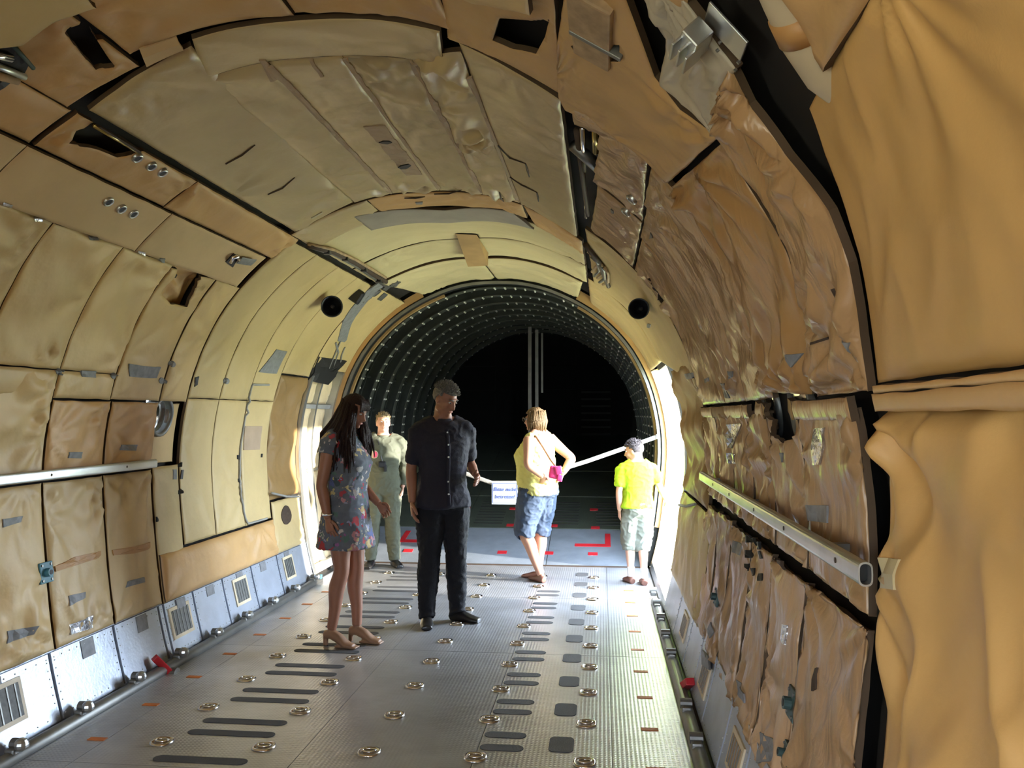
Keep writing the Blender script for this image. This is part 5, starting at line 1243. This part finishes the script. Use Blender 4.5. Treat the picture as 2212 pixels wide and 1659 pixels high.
fitting('dark green seat fitting beside the wide gap on the brown right wall', 1712, 1520, 'green_fit', 0.045)
fitting('dark seat fitting at the bottom edge of the brown right wall', 1706, 1628, 'green_fit', 0.03)
# ---- red levers at the floor edges
def lever(label, a, b):
    a, b = Vector(a), Vector(b); root = empty('cargo_lever', (a + b) / 2); tag(root, label, 'lever', 'red levers at the floor edges'); c = Vector(root.location)
    R = (b - a).to_track_quat('Z', 'Y').to_matrix()
    bm = bmesh.new(); bx(bm, (0, 0, 0), (0.050, 0.040, (b - a).length), R, 0.006); obj('handle', bm, 'red', root)
    bm = bmesh.new(); tube(bm, [b - c - Vector((0.03, 0, 0.0)), b - c + Vector((0.03, 0, 0))], 0.04, 16); obj('pivot_drum', bm, 'alu_dark', root)
    return root
def offwall(px, py, X): return onx(px, py, X)
lever('red lever folded up against the silver left skirt', onx(333, 1420, -2.66), onx(372, 1457, -2.58))
lever('red lever folded up against the silver right skirt', onx(1491, 1472, 0.47), onx(1446, 1510, 0.40))
# ---- portholes
def porthole(name, label, s, y, r, rim, pane, deep=0.0):
    n_ = 24
    V, Fc = [], []
    for (q, o) in ((0.80, -0.09), (0.80, -0.02), (0.9, 0.0), (1.0, -0.005), (1.0, -0.08)):
        for k in range(n_): a = k * 2 * PI / n_; V.append(hp(s + r * q * math.cos(a), y + r * q * math.sin(a), max(-0.072, o - deep)))
    for i in range(4):
        for k in range(n_): Fc.append([i*n_+k, i*n_+(k+1) % n_, (i+1)*n_+(k+1) % n_, (i+1)*n_+k])
    w = tag(pyd(name, V, Fc, rim, None, True), label, kind='structure')
    V = [hp(s + r * .8 * math.cos(k * 2 * PI / n_), y + r * .8 * math.sin(k * 2 * PI / n_), o) for o in (-0.05 - deep * 0.25, -0.056 - deep * 0.25) for k in range(n_)]
    Fc = [list(range(n_)), list(range(2*n_ - 1, n_ - 1, -1))] + [[k, (k+1) % n_, n_ + (k+1) % n_, n_ + k] for k in range(n_)]
    pyd('pane', V, Fc, pane, w)
    return w
porthole('window_1', 'round porthole in the left wall beside the cream lining', -2.47, 5.13, 0.13, 'alu_dark', 'glass')
mat('dark_glass', (0.04, 0.04, 0.035), rough=0.08, spec=0.8)
porthole('window_2', 'dark porthole behind the pointed cutout in the brown right wall', 2.47, 2.93, 0.17, 'alu_dark', 'dark_glass', 0.05)
porthole('window_3', 'dark porthole behind the narrow cutout in the brown right wall', 2.42, 3.45, 0.15, 'alu_dark', 'dark_glass', 0.05)
# ---- duct by the near right ceiling
dd = empty('air_duct', hp(1.74, 1.52, 0.02)); tag(dd, 'cream fabric air duct with an orange-brown band tucked behind the golden cloth', 'duct'); c = Vector(dd.location)
dp = [hp(*pix(*p), o) for p, o in (((1560, -330), -0.02), ((1610, -200), -0.02), ((1655, -90), -0.02), ((1690, 0), -0.022), ((1722, 90), -0.028), ((1750, 170), -0.045), ((1780, 250), -0.09), ((1800, 300), -0.13))]
bm = bmesh.new(); tube(bm, [p - c for p in dp], 0.055, 24); obj('sleeve', bm, 'duct', dd, True)
bm = bmesh.new(); tube(bm, [p - c for p in (dp[3].lerp(dp[4], 0.35), dp[3].lerp(dp[4], 0.95))], 0.058, 24); obj('band', bm, 'duct_band', dd, True)
# ---- equipment box hanging from the ceiling and its bracket
s_, y_ = pix(1295, 60); n_ = hn(s_)
bo = empty('junction_box', hp(s_, y_, 0.02)); tag(bo, 'beige riveted junction box hanging from the ceiling cutout', 'box')
R = Matrix.Rotation(0.55, 3, 'Y')
bm = bmesh.new(); bx(bm, (0, -0.08, 0.02), (0.135, 0.22, 0.07), R, 0.008); obj('case', bm, 'wood', bo)
bm = bmesh.new(); bx(bm, (0, 0.12, 0.025), (0.125, 0.15, 0.06), R, 0.008); obj('lower_case', bm, 'wood', bo)
bm = bmesh.new(); bx(bm, (0.01, 0.035, 0.0), (0.17, 0.02, 0.05), R, 0.003); obj('clamp_bar', bm, 'alu_dark', bo)
for k in range(5):
    for y in (0.06, 0.185):
        bm = bmesh.new(); q = Vector((-0.05 + 0.025 * k, y, 0.0)); cyl(bm, R @ Vector((q.x, 0, -0.012)) + Vector((0, q.y, 0.02)), R @ Vector((q.x, 0, -0.006)) + Vector((0, q.y, 0.02)), 0.004, 6); obj('rivet', bm, 'brown_dark', bo)
s_, y_ = pix(1548, 85); c = hp(s_, y_, 0.01)
br_ = empty('metal_bracket', c); tag(br_, 'bare metal bracket plate at the top of the dark gap', 'bracket')
R = hn(s_).to_track_quat('Z', 'Y').to_matrix()
bm = bmesh.new(); bx(bm, (0.02, -0.05, 0), (0.09, 0.12, 0.006), R, 0.002); obj('plate', bm, 'alu', br_)
bm = bmesh.new(); bx(bm, R @ Vector((0.0, 0.03, 0.025)), (0.09, 0.05, 0.05), R, 0.004); obj('clevis', bm, 'alu', br_)
for k in (-1, 0, 1): bm = bmesh.new(); bx(bm, R @ Vector((-0.02, 0.03 + k * 0.022, 0.05)), (0.08, 0.007, 0.05), R, 0.002); obj('lug', bm, 'alu', br_)
for a, b in ((0.0, -0.08), (0.04, -0.08), (0.04, -0.02), (0.0, -0.02)): bm = bmesh.new(); cyl(bm, R @ Vector((a, b, 0.002)), R @ Vector((a, b, 0.008)), 0.004, 8); obj('rivet', bm, 'alu_dark', br_)
# ---- bright pipe in the left ceiling slot
bm = bmesh.new(); tube(bm, [hp(*pix(200, 266), 0.01), hp(*pix(297, 324), 0.01)], 0.010, 10); tag(obj('brass_pipe', bm, 'brass', None, True), 'shiny brass pipe in the slot beside the ceiling panel', 'pipe')
patch(wall_l, [(204, 262), (212, 264), (300, 318), (296, 322)], 'brown_dark', off=0.026, name='painted_slot_shade')  # dark strip painted over the cloth as the slot's shade
# ---- machinery in the right ceiling gap
gm = empty('roof_mechanism', hp(1.12, 3.7, -0.03)); tag(gm, 'metal struts and pipes in the dark gap right of the ceiling panel', 'mechanism'); c = Vector(gm.location)
for nm, a, b, r, m in (('rod', (1252, 285), (1258, 375), 0.012, 'chrome'), ('rod', (1280, 290), (1282, 335), 0.016, 'brass'), ('actuator', (1232, 320), (1290, 372), 0.028, 'alu_dark'), ('rod', (1262, 440), (1262, 475), 0.012, 'chrome'), ('channel', (1240, 290), (1266, 470), 0.014, 'brown_dark')):
    bm = bmesh.new(); tube(bm, [hp(*pix(*a), -0.02) - c, hp(*pix(*b), -0.02) - c], r, 10); obj(nm, bm, m, gm, True)
# ---- hook mechanism right of the after ceiling, track on the left
hm = empty('hook_mechanism', hp(*pix(1296, 570), 0.02)); tag(hm, 'cluster of hooks and rods at the right end of the after ceiling', 'mechanism'); c = Vector(hm.location)
for k in range(5):
    p = [(1275 + 9 * k, 535 + 9 * k), (1292 + 7 * k, 548 + 9 * k), (1296 + 6 * k, 566 + 9 * k), (1284 + 6 * k, 580 + 7 * k)]
    bm = bmesh.new(); tube(bm, [hp(*pix(*q), 0.03 + 0.01 * (k % 2)) - c for q in p], 0.011, 8); obj('hook', bm, 'alu_dark' if k % 2 else 'wood', hm, True)
bm = bmesh.new(); tube(bm, [hp(*pix(*q), 0.03) - c for q in ((1270, 520), (1300, 560), (1320, 612))], 0.018, 8); obj('backing_bar', bm, 'brown_dark', hm, True)
tm = empty('roof_track', hp(*pix(740, 555), 0.02)); tag(tm, 'dark track with rollers between the after ceiling and the cream left lining', 'track'); c = Vector(tm.location)
for off_, m, r in ((0, 'brown_dark', 0.020), (9, 'alu_dark', 0.012), (-8, 'wood', 0.012)):
    bm = bmesh.new(); tube(bm, [hp(*pix(x, y + off_ * (0.3 + 0.01 * (x - 660) / 2)), 0.035) - c for x, y in ((662, 521), (715, 535), (765, 560), (808, 588), (830, 602))], r, 8); obj('track_bar', bm, m, tm, True)
for x, y in ((700, 533), (740, 548), (780, 572), (812, 596)):
    bm = bmesh.new(); q = hp(*pix(x, y), 0.05) - c; bx(bm, q, (0.05, 0.05, 0.03), bev=0.008); obj('roller', bm, 'plastic_black', tm)
tb = empty('hanging_hook', hp(*pix(505, 553), 0.03)); tag(tb, 'bright metal hook with a grey tab in a cutout of the pale band', 'hook'); c = Vector(tb.location)
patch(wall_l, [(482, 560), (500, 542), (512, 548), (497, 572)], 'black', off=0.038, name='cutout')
bm = bmesh.new(); tube(bm, [hp(*pix(*q), 0.045) - c for q in ((488, 556), (494, 545), (503, 542), (507, 550))], 0.012, 8); obj('hook', bm, 'chrome', tb, True)
bm = bmesh.new(); tube(bm, [hp(*pix(*q), 0.042) - c for q in ((508, 552), (530, 556), (540, 557))], [(0.003, 0.03)] * 3, 8, ref=tuple(hn(-1.2))); obj('tab', bm, 'grey_tape', tb)
# ---- patches and buckle straps on the ring arch by the left door
for poly, m in (([(727, 735), (745, 738), (760, 690), (800, 640), (830, 610), (815, 605), (785, 632), (745, 680)], 'grey_tape'), ([(668, 822), (688, 770), (748, 778), (720, 812), (705, 830)], 'black')):
    patch(wall_l, poly, m, off=0.03)
bk = empty('buckle_strap', hp(*pix(715, 770), 0.03)); tag(bk, 'grey crossed buckle strap over the black patch above the left door', 'strap'); c = Vector(bk.location)
for q in (((733, 735), (722, 760), (708, 795)), ((722, 738), (728, 760), (716, 800)), ((742, 748), (735, 765), (733, 780))):
    bm = bmesh.new(); tube(bm, [sp(*p, 0.008) - c for p in q], [(0.004, 0.012)] * 3, 6, ref=tuple(hn(-1.8))); obj('webbing', bm, 'grey_tape', bk)
for q in ((790, 645), (812, 632), (835, 616), (850, 606), (825, 640)):
    o = patch(wall_l, [(q[0] - 12, q[1] + 4), (q[0] + 4, q[1] - 9), (q[0] + 12, q[1] - 5), (q[0] - 4, q[1] + 8)], 'alu_dark', off=0.036, name='latch_plate')
# ---- tie cords by the curtains, drain hole, tape streamer, blue plug
for label, a, b in (('white cord tying back the brown curtain left of the hold', (577, 1066), (640, 1073)), ('white cord tying back the brown curtain by the open door', (1478, 1092), (1512, 1090))):
    bm = bmesh.new(); tube(bm, [hp(*pix(*a), 0.04), hp(*pix((a[0] + b[0]) / 2, (a[1] + b[1]) / 2 + 4), 0.045), hp(*pix(*b), 0.03)], 0.010, 8); tag(obj('tie_cord', bm, 'rope', None, True), label, 'cord')
patch(wall_l, [(614 + 11 * math.cos(a), 1113 + 21 * math.sin(a)) for a in [k * PI / 8 for k in range(16)]], 'brown_dark', off=0.036, name='drain_hole')
bm = bmesh.new(); bx(bm, (-2.60, 7.50, 0.06), (0.06, 0.05, 0.04), bev=0.01); tag(obj('blue_plug', bm, 'blue_fit', None), 'small blue plug at the floor edge before the left door', 'plug')
# ---- exposed pipes in the near left ceiling corner
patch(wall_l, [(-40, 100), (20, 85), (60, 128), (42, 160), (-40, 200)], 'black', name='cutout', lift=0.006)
pb = empty('pipe_bundle', sp(10, 130, 0.02)); tag(pb, 'bundle of bare pipes in the cutout beside the near ceiling flap', 'pipe'); c = Vector(pb.location)
for a, b, r, m in (((-60, 110), (45, 150), 0.012, 'alu'), ((-60, 135), (30, 160), 0.016, 'wood'), ((18, 78), (64, 132), 0.008, 'green_fit'), ((-50, 95), (18, 112), 0.014, 'chrome')):
    bm = bmesh.new(); tube(bm, [sp(*a, 0.02) - c, sp(*b, 0.02) - c], r, 10); obj('pipe', bm, m, pb, True)
